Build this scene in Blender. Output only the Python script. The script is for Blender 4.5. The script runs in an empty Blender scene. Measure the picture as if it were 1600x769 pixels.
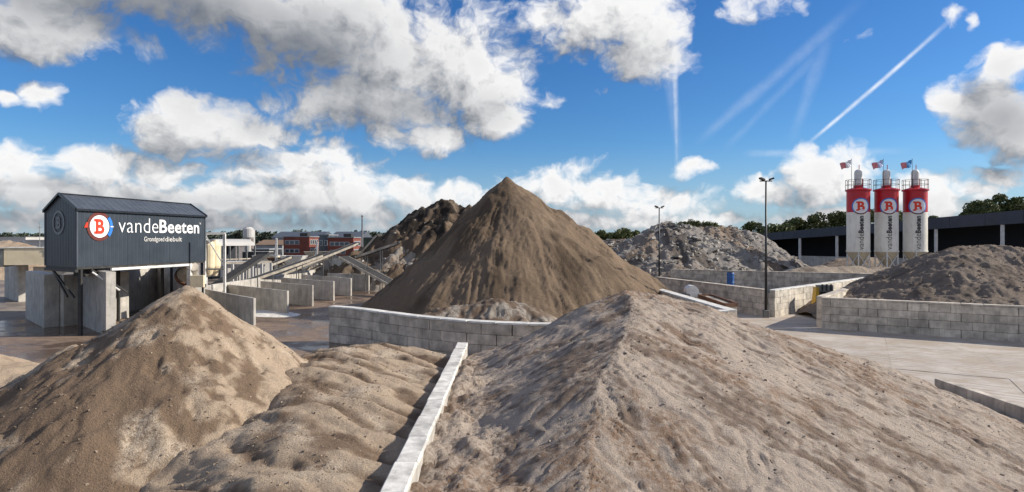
import bpy, bmesh, math, random
import numpy as np
from mathutils import Vector, Matrix

random.seed(7)
rng = np.random.default_rng(11)
scene = bpy.context.scene
COL = scene.collection
R = math.radians

# ------------------------------------------------------------------ camera
F, HZ, H = 953.0, 374.0, 7.0          # focal length and horizon of the 1600 px wide photograph, eye height in metres
cam_d = bpy.data.cameras.new('camera')
cam_d.sensor_width = 36.0
cam_d.lens = 36.0 * F / 1600.0
cam_d.shift_y = -(384.5 - HZ) / 1600.0
cam_d.clip_start = 0.1
cam_d.clip_end = 6000
cam = bpy.data.objects.new('camera', cam_d)
COL.objects.link(cam)
cam.location = (0, 0, H)
cam.rotation_euler = (R(90), 0, 0)
scene.camera = cam

# ------------------------------------------------------------------ light and sky
SUN_AZ, SUN_EL = R(85), R(29)
sun_d = bpy.data.lights.new('sun', 'SUN')
sun_d.energy = 5.0
sun_d.angle = R(0.6)
sun_d.color = (1.0, 0.93, 0.82)
sun = bpy.data.objects.new('sun', sun_d)
COL.objects.link(sun)
S = Vector((math.sin(SUN_AZ) * math.cos(SUN_EL), math.cos(SUN_AZ) * math.cos(SUN_EL), math.sin(SUN_EL)))
sun.rotation_euler = S.to_track_quat('Z', 'Y').to_euler()
sun.location = (60, 20, 60)

scene.view_settings.view_transform = 'Standard'
scene.view_settings.look = 'None'
scene.view_settings.exposure = 0.25
scene.view_settings.gamma = 1.0
scene.render.engine = 'CYCLES'
scene.cycles.max_bounces = 4

world = bpy.data.worlds.new('World')
scene.world = world
world.use_nodes = True
SKY_STRENGTH = 0.1


class NB:
    """small helper for chains of math nodes"""
    def __init__(s, nt):
        s.nt = nt

    def node(s, t, **kw):
        n = s.nt.nodes.new(t)
        for k, v in kw.items():
            setattr(n, k, v)
        return n

    def put(s, sock, v):
        if isinstance(v, bpy.types.NodeSocket):
            s.nt.links.new(v, sock)
        else:
            sock.default_value = v

    def m(s, op, a, b=0.0, c=0.0, clamp=False):
        n = s.node('ShaderNodeMath', operation=op, use_clamp=clamp)
        s.put(n.inputs[0], a); s.put(n.inputs[1], b); s.put(n.inputs[2], c)
        return n.outputs[0]

    def ss(s, v, lo, hi, tlo=0.0, thi=1.0):
        n = s.node('ShaderNodeMapRange', interpolation_type='SMOOTHSTEP')
        s.put(n.inputs[0], v); s.put(n.inputs[1], lo); s.put(n.inputs[2], hi)
        s.put(n.inputs[3], tlo); s.put(n.inputs[4], thi)
        return n.outputs[0]

    def mix(s, f, a, b, blend='MIX'):
        n = s.node('ShaderNodeMix', data_type='RGBA', blend_type=blend)
        s.put(n.inputs[0], f); s.put(n.inputs[6], a); s.put(n.inputs[7], b)
        return n.outputs[2]

    def xyz(s, x, y, z=0.0):
        n = s.node('ShaderNodeCombineXYZ')
        s.put(n.inputs[0], x); s.put(n.inputs[1], y); s.put(n.inputs[2], z)
        return n.outputs[0]

    def noise(s, vec, scale, detail=5.0, rough=0.55, dist=0.0, dim='3D'):
        n = s.node('ShaderNodeTexNoise', noise_dimensions=dim)
        s.put(n.inputs['Vector'], vec)
        n.inputs['Scale'].default_value = scale
        n.inputs['Detail'].default_value = detail
        n.inputs['Roughness'].default_value = rough
        n.inputs['Distortion'].default_value = dist
        return n.outputs[0]


def ang(px, py):
    """azimuth and elevation of the sky direction seen at a place of the photograph"""
    a = math.atan2(px - 800, F)
    e = math.atan2(HZ - py, math.hypot(F, px - 800))
    return a, e


CLOUDS = [  # centre x, y, half width, half height, (how solid)
    (80, 35, 120, 85), (20, 60, 60, 50), (330, 2, 290, 66), (500, 40, 230, 105), (640, 85, 200, 112), (740, 128, 115, 92), (600, 160, 200, 62), (240, 80, 60, 30, .5),
    (935, 30, 145, 86), (1005, 75, 88, 58), (1040, 95, 35, 45, .6), (300, 200, 125, 60), (285, 155, 55, 34, .75), (390, 205, 85, 40), (45, 142, 44, 32, .75), (0, 160, 40, 24, .6),
    (400, 152, 34, 18, .5), (670, 215, 95, 38, .9), (760, 190, 65, 42), (30, 262, 90, 42), (165, 262, 75, 44), (275, 270, 80, 34, .9), (430, 262, 105, 44), (525, 258, 80, 46),
    (120, 305, 220, 40), (400, 312, 200, 34, .9), (560, 308, 190, 46), (720, 302, 130, 32, .7), (870, 288, 90, 44), (945, 300, 80, 38, .9), (1030, 318, 160, 32, .8),
    (1090, 266, 46, 20, .8), (1190, 306, 70, 32, .9), (1280, 275, 92, 56), (1255, 240, 24, 28, .8), (1545, 165, 88, 80), (1570, 100, 54, 40), (1600, 200, 90, 62), (1490, 150, 38, 44),
    (1440, 305, 150, 44, .9), (1560, 268, 95, 28, .7), (1185, 16, 85, 34, .75), (1490, 20, 44, 26, .6), (1532, 28, 20, 26, .45), (950, 155, 36, 20, .45), (850, 160, 40, 26, .5), (1335, 62, 60, 20, .3),
    (900, 345, 1100, 20, .75), (200, 345, 420, 26, .9)]
DARKS = [(240, 15, 340, 75, 1.1), (430, 95, 200, 90, 1.1), (590, 172, 200, 42, .7), (80, 60, 80, 45, .4), (320, 240, 120, 20, .55), (410, 190, 55, 36, .5),
         (1565, 190, 85, 62, .7), (230, 320, 420, 24, .42), (420, 350, 450, 26, .6), (950, 95, 120, 34, .35), (60, 288, 80, 12, .35), (1330, 335, 400, 24, .15), (1200, 322, 80, 12, .3)]
TRAILS = [(1258, 228, 1482, 34, 4.5, .6), (1052, 15, 1058, 268, 6, .34), (1085, 225, 1335, 10, 13, .11), (1130, 235, 1300, 60, 10, .07), (1235, 225, 1295, 50, 13, .09), (1040, 60, 1062, 250, 12, .1), (1160, 240, 1400, 236, 7, .2)]


def cloud_group():
    g = bpy.data.node_groups.new('cloud_density', 'ShaderNodeTree')
    g.interface.new_socket('az', in_out='INPUT', socket_type='NodeSocketFloat')
    g.interface.new_socket('el', in_out='INPUT', socket_type='NodeSocketFloat')
    g.interface.new_socket('density', in_out='OUTPUT', socket_type='NodeSocketFloat')
    b = NB(g)
    gi = b.node('NodeGroupInput'); go = b.node('NodeGroupOutput')
    az0, el0 = gi.outputs[0], gi.outputs[1]
    # slight domain warp gives the outlines their curls
    v0 = b.xyz(az0, b.m('MULTIPLY', el0, 1.15))
    w1 = b.noise(v0, 7.0, 4, .6, dim='2D')
    w2 = b.noise(b.xyz(b.m('ADD', az0, 9.1), b.m('MULTIPLY', el0, 1.15)), 7.0, 4, .6, dim='2D')
    az = b.m('MULTIPLY_ADD', b.m('SUBTRACT', w1, .5), .085, az0)
    el = b.m('MULTIPLY_ADD', b.m('SUBTRACT', w2, .5), .060, el0)
    field = None
    for cx, cy, rx, ry, *solid in CLOUDS:
        a, e = ang(cx, cy)
        ra = abs(ang(cx + rx, cy)[0] - a); re = abs(ang(cx, cy - ry)[1] - e)
        dx = b.m('MULTIPLY', b.m('SUBTRACT', az, a), 1 / ra)
        dy = b.m('MULTIPLY', b.m('SUBTRACT', el, e), 1 / re)
        f = b.m('SUBTRACT', solid[0] if solid else 1.0, b.m('MULTIPLY_ADD', dx, dx, b.m('MULTIPLY', dy, dy)))
        if field is None:
            field = f
        else:
            n = b.node('ShaderNodeMath', operation='SMOOTH_MAX')
            b.put(n.inputs[0], field); b.put(n.inputs[1], f); n.inputs[2].default_value = .18
            field = n.outputs[0]
    # broken cumulus goes on all round, denser out of view to whiten the skylight
    far = b.noise(b.xyz(b.m('SINE', az0), b.m('COSINE', az0), b.m('MULTIPLY', el0, 1.6)), 2.6, 3, .5)
    far = b.m('MULTIPLY', b.m('SUBTRACT', far, .44), 4.0)
    side = b.ss(b.m('ABSOLUTE', az0), .72, .95)
    top = b.ss(el0, .42, .6)
    outside = b.m('MAXIMUM', side, top)
    field = b.m('ADD', b.m('MULTIPLY', field, b.m('SUBTRACT', 1.0, outside)), b.m('MULTIPLY', far, outside))
    field = b.m('MAXIMUM', field, -1.0)
    vec = b.xyz(az, b.m('MULTIPLY', el, 1.15))
    n1 = b.noise(vec, 11.0, 9, .64, .2, dim='2D')
    vo = b.node('ShaderNodeTexVoronoi', voronoi_dimensions='2D', feature='SMOOTH_F1')
    b.put(vo.inputs['Vector'], vec)
    vo.inputs['Scale'].default_value = 24.0
    vo.inputs['Detail'].default_value = 3.0
    vo.inputs['Roughness'].default_value = .55
    vo.inputs['Smoothness'].default_value = .35
    bil = b.m('SUBTRACT', .45, vo.outputs['Distance'])
    d = b.m('MULTIPLY_ADD', b.m('SUBTRACT', n1, .5), 1.55, b.m('ADD', field, .02))
    d = b.m('MULTIPLY_ADD', bil, .50, d)
    g.links.new(d, go.inputs[0])
    return g


def build_world():
    nt = world.node_tree
    nt.nodes.clear()
    b = NB(nt)
    out = b.node('ShaderNodeOutputWorld'); bg = b.node('ShaderNodeBackground')
    sky = b.node('ShaderNodeTexSky', sky_type='NISHITA')
    sky.sun_disc = False
    sky.sun_elevation = SUN_EL; sky.sun_rotation = SUN_AZ
    sky.altitude = 10; sky.air_density = 1.0; sky.dust_density = .25; sky.ozone_density = 2.2
    tc = b.node('ShaderNodeTexCoord')
    sep = b.node('ShaderNodeSeparateXYZ')
    nt.links.new(tc.outputs['Generated'], sep.inputs[0])
    az = b.m('ARCTAN2', sep.outputs[0], sep.outputs[1])
    el = b.m('ARCSINE', sep.outputs[2])
    grp = cloud_group()

    def dens(a, e):
        n = b.node('ShaderNodeGroup'); n.node_tree = grp
        b.put(n.inputs[0], a); b.put(n.inputs[1], e)
        return n.outputs[0]
    d0 = dens(az, el)
    d1 = dens(b.m('ADD', az, .026), b.m('ADD', el, .036))
    alpha = b.ss(d0, -.16, .62)
    lit = b.m('MULTIPLY_ADD', b.m('SUBTRACT', d0, d1), .80, .67, clamp=True)
    thick = b.ss(d0, .15, 1.1)
    dark = None
    for cx, cy, rx, ry, k in DARKS:
        a, e = ang(cx, cy)
        ra = abs(ang(cx + rx, cy)[0] - a); re = abs(ang(cx, cy - ry)[1] - e)
        dx = b.m('MULTIPLY', b.m('SUBTRACT', az, a), 1 / ra)
        dy = b.m('MULTIPLY', b.m('SUBTRACT', el, e), 1 / re)
        q = b.m('MULTIPLY_ADD', dx, dx, b.m('MULTIPLY', dy, dy))
        v = b.m('MULTIPLY', b.m('EXPONENT', b.m('MULTIPLY', q, -1.2)), k)
        dark = v if dark is None else b.m('MAXIMUM', dark, v)
    vn = b.noise(b.xyz(az, el), 9.0, 4, .5, dim='2D')
    dark = b.m('MULTIPLY', dark, b.m('MULTIPLY_ADD', vn, 1.0, .5), clamp=True)
    # undersides of thick clouds are grey
    lit = b.m('MULTIPLY', lit, b.m('MULTIPLY_ADD', thick, -.16, 1.0))
    lit = b.m('MULTIPLY', lit, b.m('MULTIPLY_ADD', dark, -.82, 1.0))
    k = 1.0 / SKY_STRENGTH
    white = (0.86 * k, 0.855 * k, 0.85 * k, 1); grey = (.13 * k, .15 * k, .185 * k, 1)
    cloud = b.mix(lit, grey, white)
    # deepen the clear sky as a polarised wide view shows it
    hs = b.node('ShaderNodeHueSaturation')
    hs.inputs['Saturation'].default_value = 1.25
    hs.inputs['Value'].default_value = 1.0
    nt.links.new(sky.outputs[0], hs.inputs['Color'])
    skyc = b.mix(1.0, hs.outputs[0], (.52, .76, 1.02, 1), 'MULTIPLY')
    trail = None
    for x0, y0, x1, y1, w, k2 in TRAILS:
        a0, e0 = ang(x0, y0); a1, e1 = ang(x1, y1)
        L = math.hypot(a1 - a0, e1 - e0); ux, uy = (a1 - a0) / L, (e1 - e0) / L
        ddx = b.m('SUBTRACT', az, a0); ddy = b.m('SUBTRACT', el, e0)
        t = b.m('MULTIPLY_ADD', ddx, ux, b.m('MULTIPLY', ddy, uy))
        c = b.m('ABSOLUTE', b.m('MULTIPLY_ADD', ddx, -uy, b.m('MULTIPLY', ddy, ux)))
        wr = w / F
        c = b.m('MULTIPLY_ADD', b.m('SUBTRACT', vn, .5), wr * .9, c)
        msk = b.ss(c, wr, 0.0)
        msk = b.m('MULTIPLY', msk, b.ss(t, -.005, .02 + L * .1))
        msk = b.m('MULTIPLY', msk, b.ss(t, L + .03, L - .05 - L * .1))
        msk = b.m('MULTIPLY', msk, k2)
        trail = msk if trail is None else b.m('MAXIMUM', trail, msk)
    tn = b.noise(b.xyz(az, el), 45.0, 5, .65, dim='2D')
    trail = b.m('MULTIPLY', trail, b.m('MULTIPLY_ADD', tn, 1.5, .25), clamp=True)
    skyc = b.mix(trail, skyc, (0.85 * k, 0.88 * k, .92 * k, 1))
    # thin veil close to the horizon
    veil = b.m('MULTIPLY', b.ss(el, .16, .0), .62)
    skyc = b.mix(veil, skyc, (.33 * k, .43 * k, .58 * k, 1))
    col = b.mix(alpha, skyc, cloud)
    below = b.ss(el, .0, -.02)
    col = b.mix(below, col, (.25 * k, .24 * k, .23 * k, 1))
    nt.links.new(col, bg.inputs[0])
    bg.inputs[1].default_value = SKY_STRENGTH
    nt.links.new(bg.outputs[0], out.inputs[0])


build_world()
world.cycles.sampling_method = 'MANUAL'
world.cycles.sample_map_resolution = 256

# ------------------------------------------------------------------ helpers: places
def W(px, py, D):
    return Vector(((px - 800) / F * D, D, H + (HZ - py) / F * D))


def G(px, py, z=0.0):
    D = (H - z) * F / (py - HZ)
    return Vector(((px - 800) / F * D, D, z))


# ------------------------------------------------------------------ helpers: noise
def _hash(ix, iy, seed):
    h = (ix.astype(np.int64) * 374761393 + iy.astype(np.int64) * 668265263 + seed * 1274126177) & 0xffffffff
    h = ((h ^ (h >> 13)) * 1274126177) & 0xffffffff
    h = (h ^ (h >> 16)) & 0xffff
    return h * (2 * np.pi / 65536.0)


def perlin(x, y, seed=0):
    ix = np.floor(x); iy = np.floor(y)
    fx = x - ix; fy = y - iy
    u = fx * fx * fx * (fx * (fx * 6 - 15) + 10); v = fy * fy * fy * (fy * (fy * 6 - 15) + 10)

    def g(ax, ay, dx, dy):
        a = _hash(ax, ay, seed)
        return np.cos(a) * dx + np.sin(a) * dy
    n00 = g(ix, iy, fx, fy); n10 = g(ix + 1, iy, fx - 1, fy)
    n01 = g(ix, iy + 1, fx, fy - 1); n11 = g(ix + 1, iy + 1, fx - 1, fy - 1)
    return 1.5 * ((n00 * (1 - u) + n10 * u) * (1 - v) + (n01 * (1 - u) + n11 * u) * v)


def fbm(x, y, octv=4, gain=.5, seed=0):
    s = np.zeros_like(x, dtype=float); a = 1.0
    for i in range(octv):
        s += a * perlin(x * 2 ** i + 17.3 * i, y * 2 ** i - 9.1 * i, seed + i)
        a *= gain
    return s


def sstep(x, a, b):
    t = np.clip((x - a) / (b - a), 0, 1)
    return t * t * (3 - 2 * t)


# ------------------------------------------------------------------ helpers: objects
def tag(o, label=None, cat=None, group=None, kind=None):
    if label: o['label'] = label
    if cat: o['category'] = cat
    if group: o['group'] = group
    if kind: o['kind'] = kind
    return o


def thing(name, loc, label, cat, group=None):
    o = bpy.data.objects.new(name, None)
    o.empty_display_size = .3
    COL.objects.link(o)
    o.location = loc
    return tag(o, label, cat, group)


def link(name, me, parent=None):
    o = bpy.data.objects.new(name, me)
    COL.objects.link(o)
    if parent is not None:
        o.parent = parent
        # meshes are written in world coordinates: take the parent's own place off again
        off = Vector((0, 0, 0)) if parent.get('_off') is not None else parent.location.copy()
        o.matrix_parent_inverse = Matrix.Translation(-off)
        o['_off'] = 1
    return o


class MB:
    def __init__(s):
        s.v = []; s.f = []

    def add(s, vs, fs):
        n = len(s.v)
        s.v += [tuple(v) for v in vs]
        s.f += [tuple(i + n for i in f) for f in fs]
        return s

    def prism(s, plan, z0, z1):
        n = len(plan)
        z0s = z0 if isinstance(z0, (list, tuple)) else [z0] * n
        z1s = z1 if isinstance(z1, (list, tuple)) else [z1] * n
        area = sum(plan[i][0] * plan[(i + 1) % n][1] - plan[(i + 1) % n][0] * plan[i][1] for i in range(n))
        if area < 0:
            plan = plan[::-1]; z0s = list(z0s)[::-1]; z1s = list(z1s)[::-1]
        vs = [(p[0], p[1], z) for p, z in zip(plan, z0s)] + [(p[0], p[1], z) for p, z in zip(plan, z1s)]
        fs = [tuple(range(n - 1, -1, -1)), tuple(range(n, 2 * n))]
        fs += [(i, (i + 1) % n, (i + 1) % n + n, i + n) for i in range(n)]
        return s.add(vs, fs)

    def box(s, c, sx, sy, sz, rz=0.0):
        ca, sa = math.cos(rz), math.sin(rz)
        pl = [(c[0] + ca * x - sa * y, c[1] + sa * x + ca * y) for x, y in ((-sx / 2, -sy / 2), (sx / 2, -sy / 2), (sx / 2, sy / 2), (-sx / 2, sy / 2))]
        return s.prism(pl, c[2], c[2] + sz)

    def bar(s, p, q, w, h=None):
        """square bar between two points, w wide and h high"""
        h = h or w
        p = Vector(p); q = Vector(q)
        d = (q - p).normalized()
        up = Vector((0, 0, 1)) if abs(d.z) < .95 else Vector((0, 1, 0))
        a = d.cross(up).normalized() * w / 2
        u = a.cross(d).normalized() * h / 2
        vs = [p - a - u, p + a - u, p + a + u, p - a + u, q - a - u, q + a - u, q + a + u, q - a + u]
        return s.add(vs, [(0, 1, 2, 3), (7, 6, 5, 4), (0, 4, 5, 1), (1, 5, 6, 2), (2, 6, 7, 3), (3, 7, 4, 0)])

    def tube(s, p, q, r0, r1=None, n=10):
        r1 = r0 if r1 is None else r1
        p = Vector(p); q = Vector(q)
        d = (q - p).normalized()
        up = Vector((0, 0, 1)) if abs(d.z) < .95 else Vector((0, 1, 0))
        a = d.cross(up).normalized(); u = a.cross(d).normalized()
        vs = []
        for c, r in ((p, r0), (q, r1)):
            for i in range(n):
                t = 2 * math.pi * i / n
                vs.append(c + (a * math.cos(t) + u * math.sin(t)) * r)
        fs = [tuple(range(n))[::-1], tuple(range(n, 2 * n))]
        fs += [(i, (i + 1) % n, (i + 1) % n + n, i + n) for i in range(n)]
        return s.add(vs, [f[::-1] for f in fs])

    def lathe(s, c, prof, n=32, cap=True):
        """profile of (radius, z) turned about the vertical axis through c"""
        vs = []
        for r, z in prof:
            for i in range(n):
                t = 2 * math.pi * i / n
                vs.append((c[0] + r * math.cos(t), c[1] + r * math.sin(t), c[2] + z))
        fs = []
        for k in range(len(prof) - 1):
            for i in range(n):
                j = (i + 1) % n
                fs.append((k * n + i, k * n + j, (k + 1) * n + j, (k + 1) * n + i))
        if cap:
            fs.append(tuple(range(n))[::-1]); fs.append(tuple(range((len(prof) - 1) * n, len(prof) * n)))
        return s.add(vs, fs)

    def chunk(s, c, r, rz=None):
        """broken lump: a box with pushed corners"""
        vs = []
        ax, ay, az = (r * random.uniform(.6, 1.3), r * random.uniform(.5, 1.0), r * random.uniform(.3, .7))
        m = Matrix.Rotation(random.uniform(0, 6.28), 3, 'Z') @ Matrix.Rotation(random.uniform(-.7, .7), 3, 'X')
        for x in (-1, 1):
            for y in (-1, 1):
                for z in (-1, 1):
                    p = Vector((x * ax * random.uniform(.6, 1.1), y * ay * random.uniform(.6, 1.1), z * az * random.uniform(.6, 1.1)))
                    vs.append(Vector(c) + m @ p)
        return s.add(vs, [(0, 1, 3, 2), (4, 6, 7, 5), (0, 4, 5, 1), (2, 3, 7, 6), (0, 2, 6, 4), (1, 5, 7, 3)])

    def build(s, name, mat, parent=None, smooth=False, bevel=0.0):
        me = bpy.data.meshes.new(name)
        me.from_pydata(s.v, [], s.f)
        if bevel:
            bm = bmesh.new(); bm.from_mesh(me)
            bmesh.ops.bevel(bm, geom=bm.edges[:], offset=bevel, segments=1, affect='EDGES', clamp_overlap=True)
            bm.to_mesh(me); bm.free()
        me.materials.append(mat)
        if smooth:
            me.polygons.foreach_set('use_smooth', [True] * len(me.polygons))
        me.update()
        return link(name, me, parent)


def array_mesh(name, verts, quads, mat, parent=None, attrs=None):
    me = bpy.data.meshes.new(name)
    me.vertices.add(len(verts))
    me.vertices.foreach_set('co', verts.astype(np.float32).ravel())
    me.loops.add(quads.size)
    me.loops.foreach_set('vertex_index', quads.astype(np.int32).ravel())
    me.polygons.add(len(quads))
    me.polygons.foreach_set('loop_start', (np.arange(len(quads)) * 4).astype(np.int32))
    me.polygons.foreach_set('use_smooth', np.ones(len(quads), dtype=bool))
    me.update(calc_edges=True)
    for k, v in (attrs or {}).items():
        at = me.attributes.new(k, 'FLOAT', 'POINT')
        at.data.foreach_set('value', v.astype(np.float32).ravel())
    me.materials.append(mat)
    return link(name, me, parent)


# ------------------------------------------------------------------ materials
def material(name):
    m = bpy.data.materials.new(name)
    m.use_nodes = True
    nt = m.node_tree
    b = NB(nt)
    p = nt.nodes['Principled BSDF']
    return m, b, p


def objco(b, world_space=True):
    if world_space:
        return b.node('ShaderNodeNewGeometry').outputs['Position']
    return b.node('ShaderNodeTexCoord').outputs['Object']


def rgb(c):
    """sRGB 0..255 to linear"""
    return tuple(((v / 255) / 12.92 if v / 255 <= .04045 else ((v / 255 + .055) / 1.055) ** 2.4) for v in c) + (1,)


def plain(name, col, rough=.6, metal=0.0, var=.25, scale=3.0, bump=.0, bscale=20.0, per_object=0.0, streak=0.0, spec=.5):
    """a painted, metal or concrete surface with blotches, streaks of dirt and fine grain"""
    m, b, p = material(name)
    pos = objco(b)
    n = b.noise(pos, scale, 6, .6)
    dark = tuple(c * (1 - var) for c in col[:3]) + (1,)
    lite = tuple(min(1, c * (1 + var * .7)) for c in col[:3]) + (1,)
    c = b.mix(b.ss(n, .25, .75), dark, lite)
    if streak:
        sp = b.node('ShaderNodeMapping'); b.put(sp.inputs[0], pos)
        sp.inputs['Scale'].default_value = (2.2, 2.2, .22)
        sn = b.noise(sp.outputs[0], 1.6, 6, .65)
        c = b.mix(b.m('MULTIPLY', b.ss(sn, .48, .75), streak), c, tuple(v * .38 for v in col[:3]) + (1,))
    if per_object:
        oi = b.node('ShaderNodeObjectInfo')
        hs = b.node('ShaderNodeHueSaturation')
        b.put(hs.inputs['Color'], c)
        b.put(hs.inputs['Value'], b.m('MULTIPLY_ADD', oi.outputs['Random'], per_object * 2, 1 - per_object))
        c = hs.outputs[0]
    b.put(p.inputs['Base Color'], c)
    b.put(p.inputs['Roughness'], b.m('MULTIPLY_ADD', n, .2, rough - .1))
    p.inputs['Metallic'].default_value = metal
    p.inputs['Specular IOR Level'].default_value = spec
    if bump:
        bn = b.node('ShaderNodeBump')
        bn.inputs['Strength'].default_value = bump
        bn.inputs['Distance'].default_value = .02
        b.put(bn.inputs['Height'], b.noise(pos, bscale, 5, .65))
        b.put(p.inputs['Normal'], bn.outputs[0])
    return m


def sand(name, dry, damp, third, scale=1.0, bump=.6, grit=.5):
    """loose sand: dry and damp tones by the stored moisture of the heap, grains and small stones on top"""
    m, b, p = material(name)
    pos = objco(b)
    at = b.node('ShaderNodeAttribute', attribute_name='moist')
    at2 = b.node('ShaderNodeAttribute', attribute_name='tint')
    n1 = b.noise(pos, .9 * scale, 7, .62)
    n2 = b.noise(pos, 7.0 * scale, 6, .7)
    n3 = b.noise(pos, 28.0 * scale, 5, .75)
    f = b.m('ADD', at.outputs['Fac'], b.m('MULTIPLY', b.m('SUBTRACT', n1, .5), .75))
    f = b.m('ADD', f, b.m('MULTIPLY', b.m('SUBTRACT', n2, .5), .55))
    c = b.mix(b.ss(f, .2, .8), dry, damp)
    c = b.mix(b.m('MULTIPLY', at2.outputs['Fac'], b.ss(n2, .3, .65)), c, third)
    g = b.m('MULTIPLY_ADD', b.m('SUBTRACT', n3, .5), grit * 1.3, 1.0)
    hs = b.node('ShaderNodeHueSaturation'); b.put(hs.inputs['Color'], c); b.put(hs.inputs['Value'], g)
    c = hs.outputs[0]
    vo = b.node('ShaderNodeTexVoronoi'); b.put(vo.inputs['Vector'], pos); vo.inputs['Scale'].default_value = 5.5 * scale
    spots = b.m('MULTIPLY', b.ss(vo.outputs['Distance'], .10, .05), b.ss(n2, .5, .62))
    c = b.mix(b.m('MULTIPLY', spots, .65), c, tuple(v * .3 for v in damp[:3]) + (1,))
    b.put(p.inputs['Base Color'], c)
    p.inputs['Roughness'].default_value = .93
    p.inputs['Specular IOR Level'].default_value = .2
    bn = b.node('ShaderNodeBump'); bn.inputs['Strength'].default_value = bump; bn.inputs['Distance'].default_value = .085 / scale
    hgt = b.m('ADD', b.m('MULTIPLY', n2, 1.0), b.m('MULTIPLY', n3, .45))
    hgt = b.m('ADD', hgt, b.m('MULTIPLY', b.noise(pos, 16 * scale, 3, .6, .6), .5))
    b.put(bn.inputs['Height'], hgt)
    b.put(p.inputs['Normal'], bn.outputs[0])
    return m


M = {}
M['sand_left'] = sand('buff sand', (.43, .33, .235, 1), (.195, .135, .09, 1), (.52, .42, .315, 1), grit=1.1, bump=.8)
M['sand_right'] = sand('grey sand', (.42, .345, .28, 1), (.205, .152, .115, 1), (.235, .15, .095, 1), grit=1.1, bump=.8)
M['sand_mid'] = sand('brown sand', (.200, .143, .095, 1), (.113, .079, .051, 1), (.27, .20, .135, 1), scale=.55, bump=.7)
M['sand_dark'] = sand('dark soil', (.15, .105, .07, 1), (.03, .022, .016, 1), (.23, .175, .125, 1), scale=.5, bump=.8)
M['debris'] = sand('rubble soil', (.33, .27, .21, 1), (.17, .12, .085, 1), (.40, .36, .31, 1), scale=.6, bump=.9)
M['rubble'] = sand('grey rubble', (.30, .27, .24, 1), (.13, .11, .095, 1), (.25, .17, .11, 1), scale=.5, bump=1.0, grit=.8)
M['gravel'] = sand('dark gravel', (.235, .185, .145, 1), (.135, .104, .08, 1), (.30, .245, .195, 1), scale=.8, bump=1.0, grit=.9)
M['stone'] = plain('broken stone', (.34, .31, .27, 1), .9, var=.5, scale=.7)
M['pebble'] = plain('pebble', (.20, .15, .11, 1), .85, var=.7, scale=4.0)
M['concrete'] = plain('precast concrete', (.47, .435, .385, 1), .75, var=.28, scale=1.1, bump=.3, streak=.55, per_object=.10)
M['block'] = plain('concrete block', (.58, .505, .41, 1), .85, var=.42, scale=1.3, bump=.6, bscale=14, per_object=.16, streak=.55)
M['block_warm'] = plain('warm concrete block', (.58, .52, .43, 1), .85, var=.35, scale=1.6, bump=.6, bscale=14, per_object=.2, streak=.55)
M['core'] = plain('mortar', (.16, .145, .125, 1), .95)
M['coping'] = plain('pale coping', (.70, .67, .61, 1), .7, var=.3, scale=2.0, bump=.3, per_object=.08)
M['coping_worn'] = plain('worn white coping', (.66, .63, .57, 1), .75, var=.4, scale=2.6, bump=.6, bscale=9, per_object=.08)
M['navy'] = plain('navy cladding', (.032, .042, .055, 1), .45, var=.16, scale=.6, bump=.05, bscale=5)
M['navy_roof'] = plain('grey roof sheet', (.075, .085, .10, 1), .45, var=.2, scale=.8)
M['navy_trim'] = plain('black trim', (.012, .015, .02, 1), .4)
M['fascia'] = plain('slate fascia', (.036, .047, .065, 1), .55, var=.25, scale=.4)
M['shed_dark'] = plain('dark shed lining', (.018, .021, .028, 1), .8)
M['white_steel'] = plain('white steel', (.72, .70, .66, 1), .5, var=.2, scale=2.0, streak=.3)
M['cream'] = plain('cream panel', (.74, .62, .42, 1), .55, var=.12, scale=.9, streak=.15)
M['silo'] = plain('silo cream', (.84, .79, .69, 1), .45, var=.10, scale=.7, streak=.4)
M['silo_cone'] = plain('silo cone', (.55, .47, .33, 1), .6, var=.2)
M['red'] = plain('silo red', (.52, .012, .022, 1), .4, var=.15, scale=.8)
M['logo_red'] = plain('logo red', (.80, .045, .012, 1), .5, var=.08)
M['logo_maroon'] = plain('logo maroon', (.14, .028, .018, 1), .5)
M['logo_blue'] = plain('logo blue', (.03, .20, .62, 1), .5, var=.08)
M['logo_white'] = plain('logo white', (.85, .85, .85, 1), .5, var=.04)
M['logo_grey'] = plain('logo grey', (.16, .17, .18, 1), .5, var=.08)
M['logo_dark'] = plain('dark lettering', (.02, .02, .022, 1), .5)
M['pole'] = plain('black pole', (.018, .018, .02, 1), .45)
M['pole_grey'] = plain('galvanised pole', (.26, .26, .26, 1), .45, metal=.4)
M['steel_grey'] = plain('grey steel', (.20, .20, .19, 1), .5, metal=.3, var=.4, scale=1.5)
M['steel_dark'] = plain('dark machine steel', (.035, .033, .03, 1), .6, var=.5)
M['belt'] = plain('rubber belt', (.05, .046, .042, 1), .85, var=.4)
M['conv'] = plain('dusty conveyor frame', (.40, .35, .28, 1), .65, var=.45, scale=1.2)
M['rust'] = plain('rusty steel', (.15, .075, .045, 1), .85, var=.5, scale=2.0)
M['yellow'] = plain('yellow paint', (.62, .36, .03, 1), .5, var=.3)
M['blue'] = plain('blue plastic', (.02, .10, .32, 1), .45)
M['brick'] = plain('red brick', (.17, .048, .032, 1), .85, var=.3, scale=.7)
M['brick_lit'] = plain('sunlit red brick', (.30, .085, .045, 1), .85, var=.3, scale=.7)  # the red brick with sunlight mixed into its colour; no wall uses it
M['glass'] = plain('window glass', (.07, .09, .11, 1), .12, var=.5, scale=.4)
M['frame'] = plain('window frame', (.55, .55, .53, 1), .6)
M['far_white'] = plain('far white wall', (.50, .48, .45, 1), .8, var=.15, scale=.2)
M['far_grey'] = plain('far grey wall', (.25, .26, .27, 1), .8, var=.25, scale=.2)
M['far_brown'] = plain('far brown roof', (.22, .14, .09, 1), .8, var=.25, scale=.2)
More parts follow.
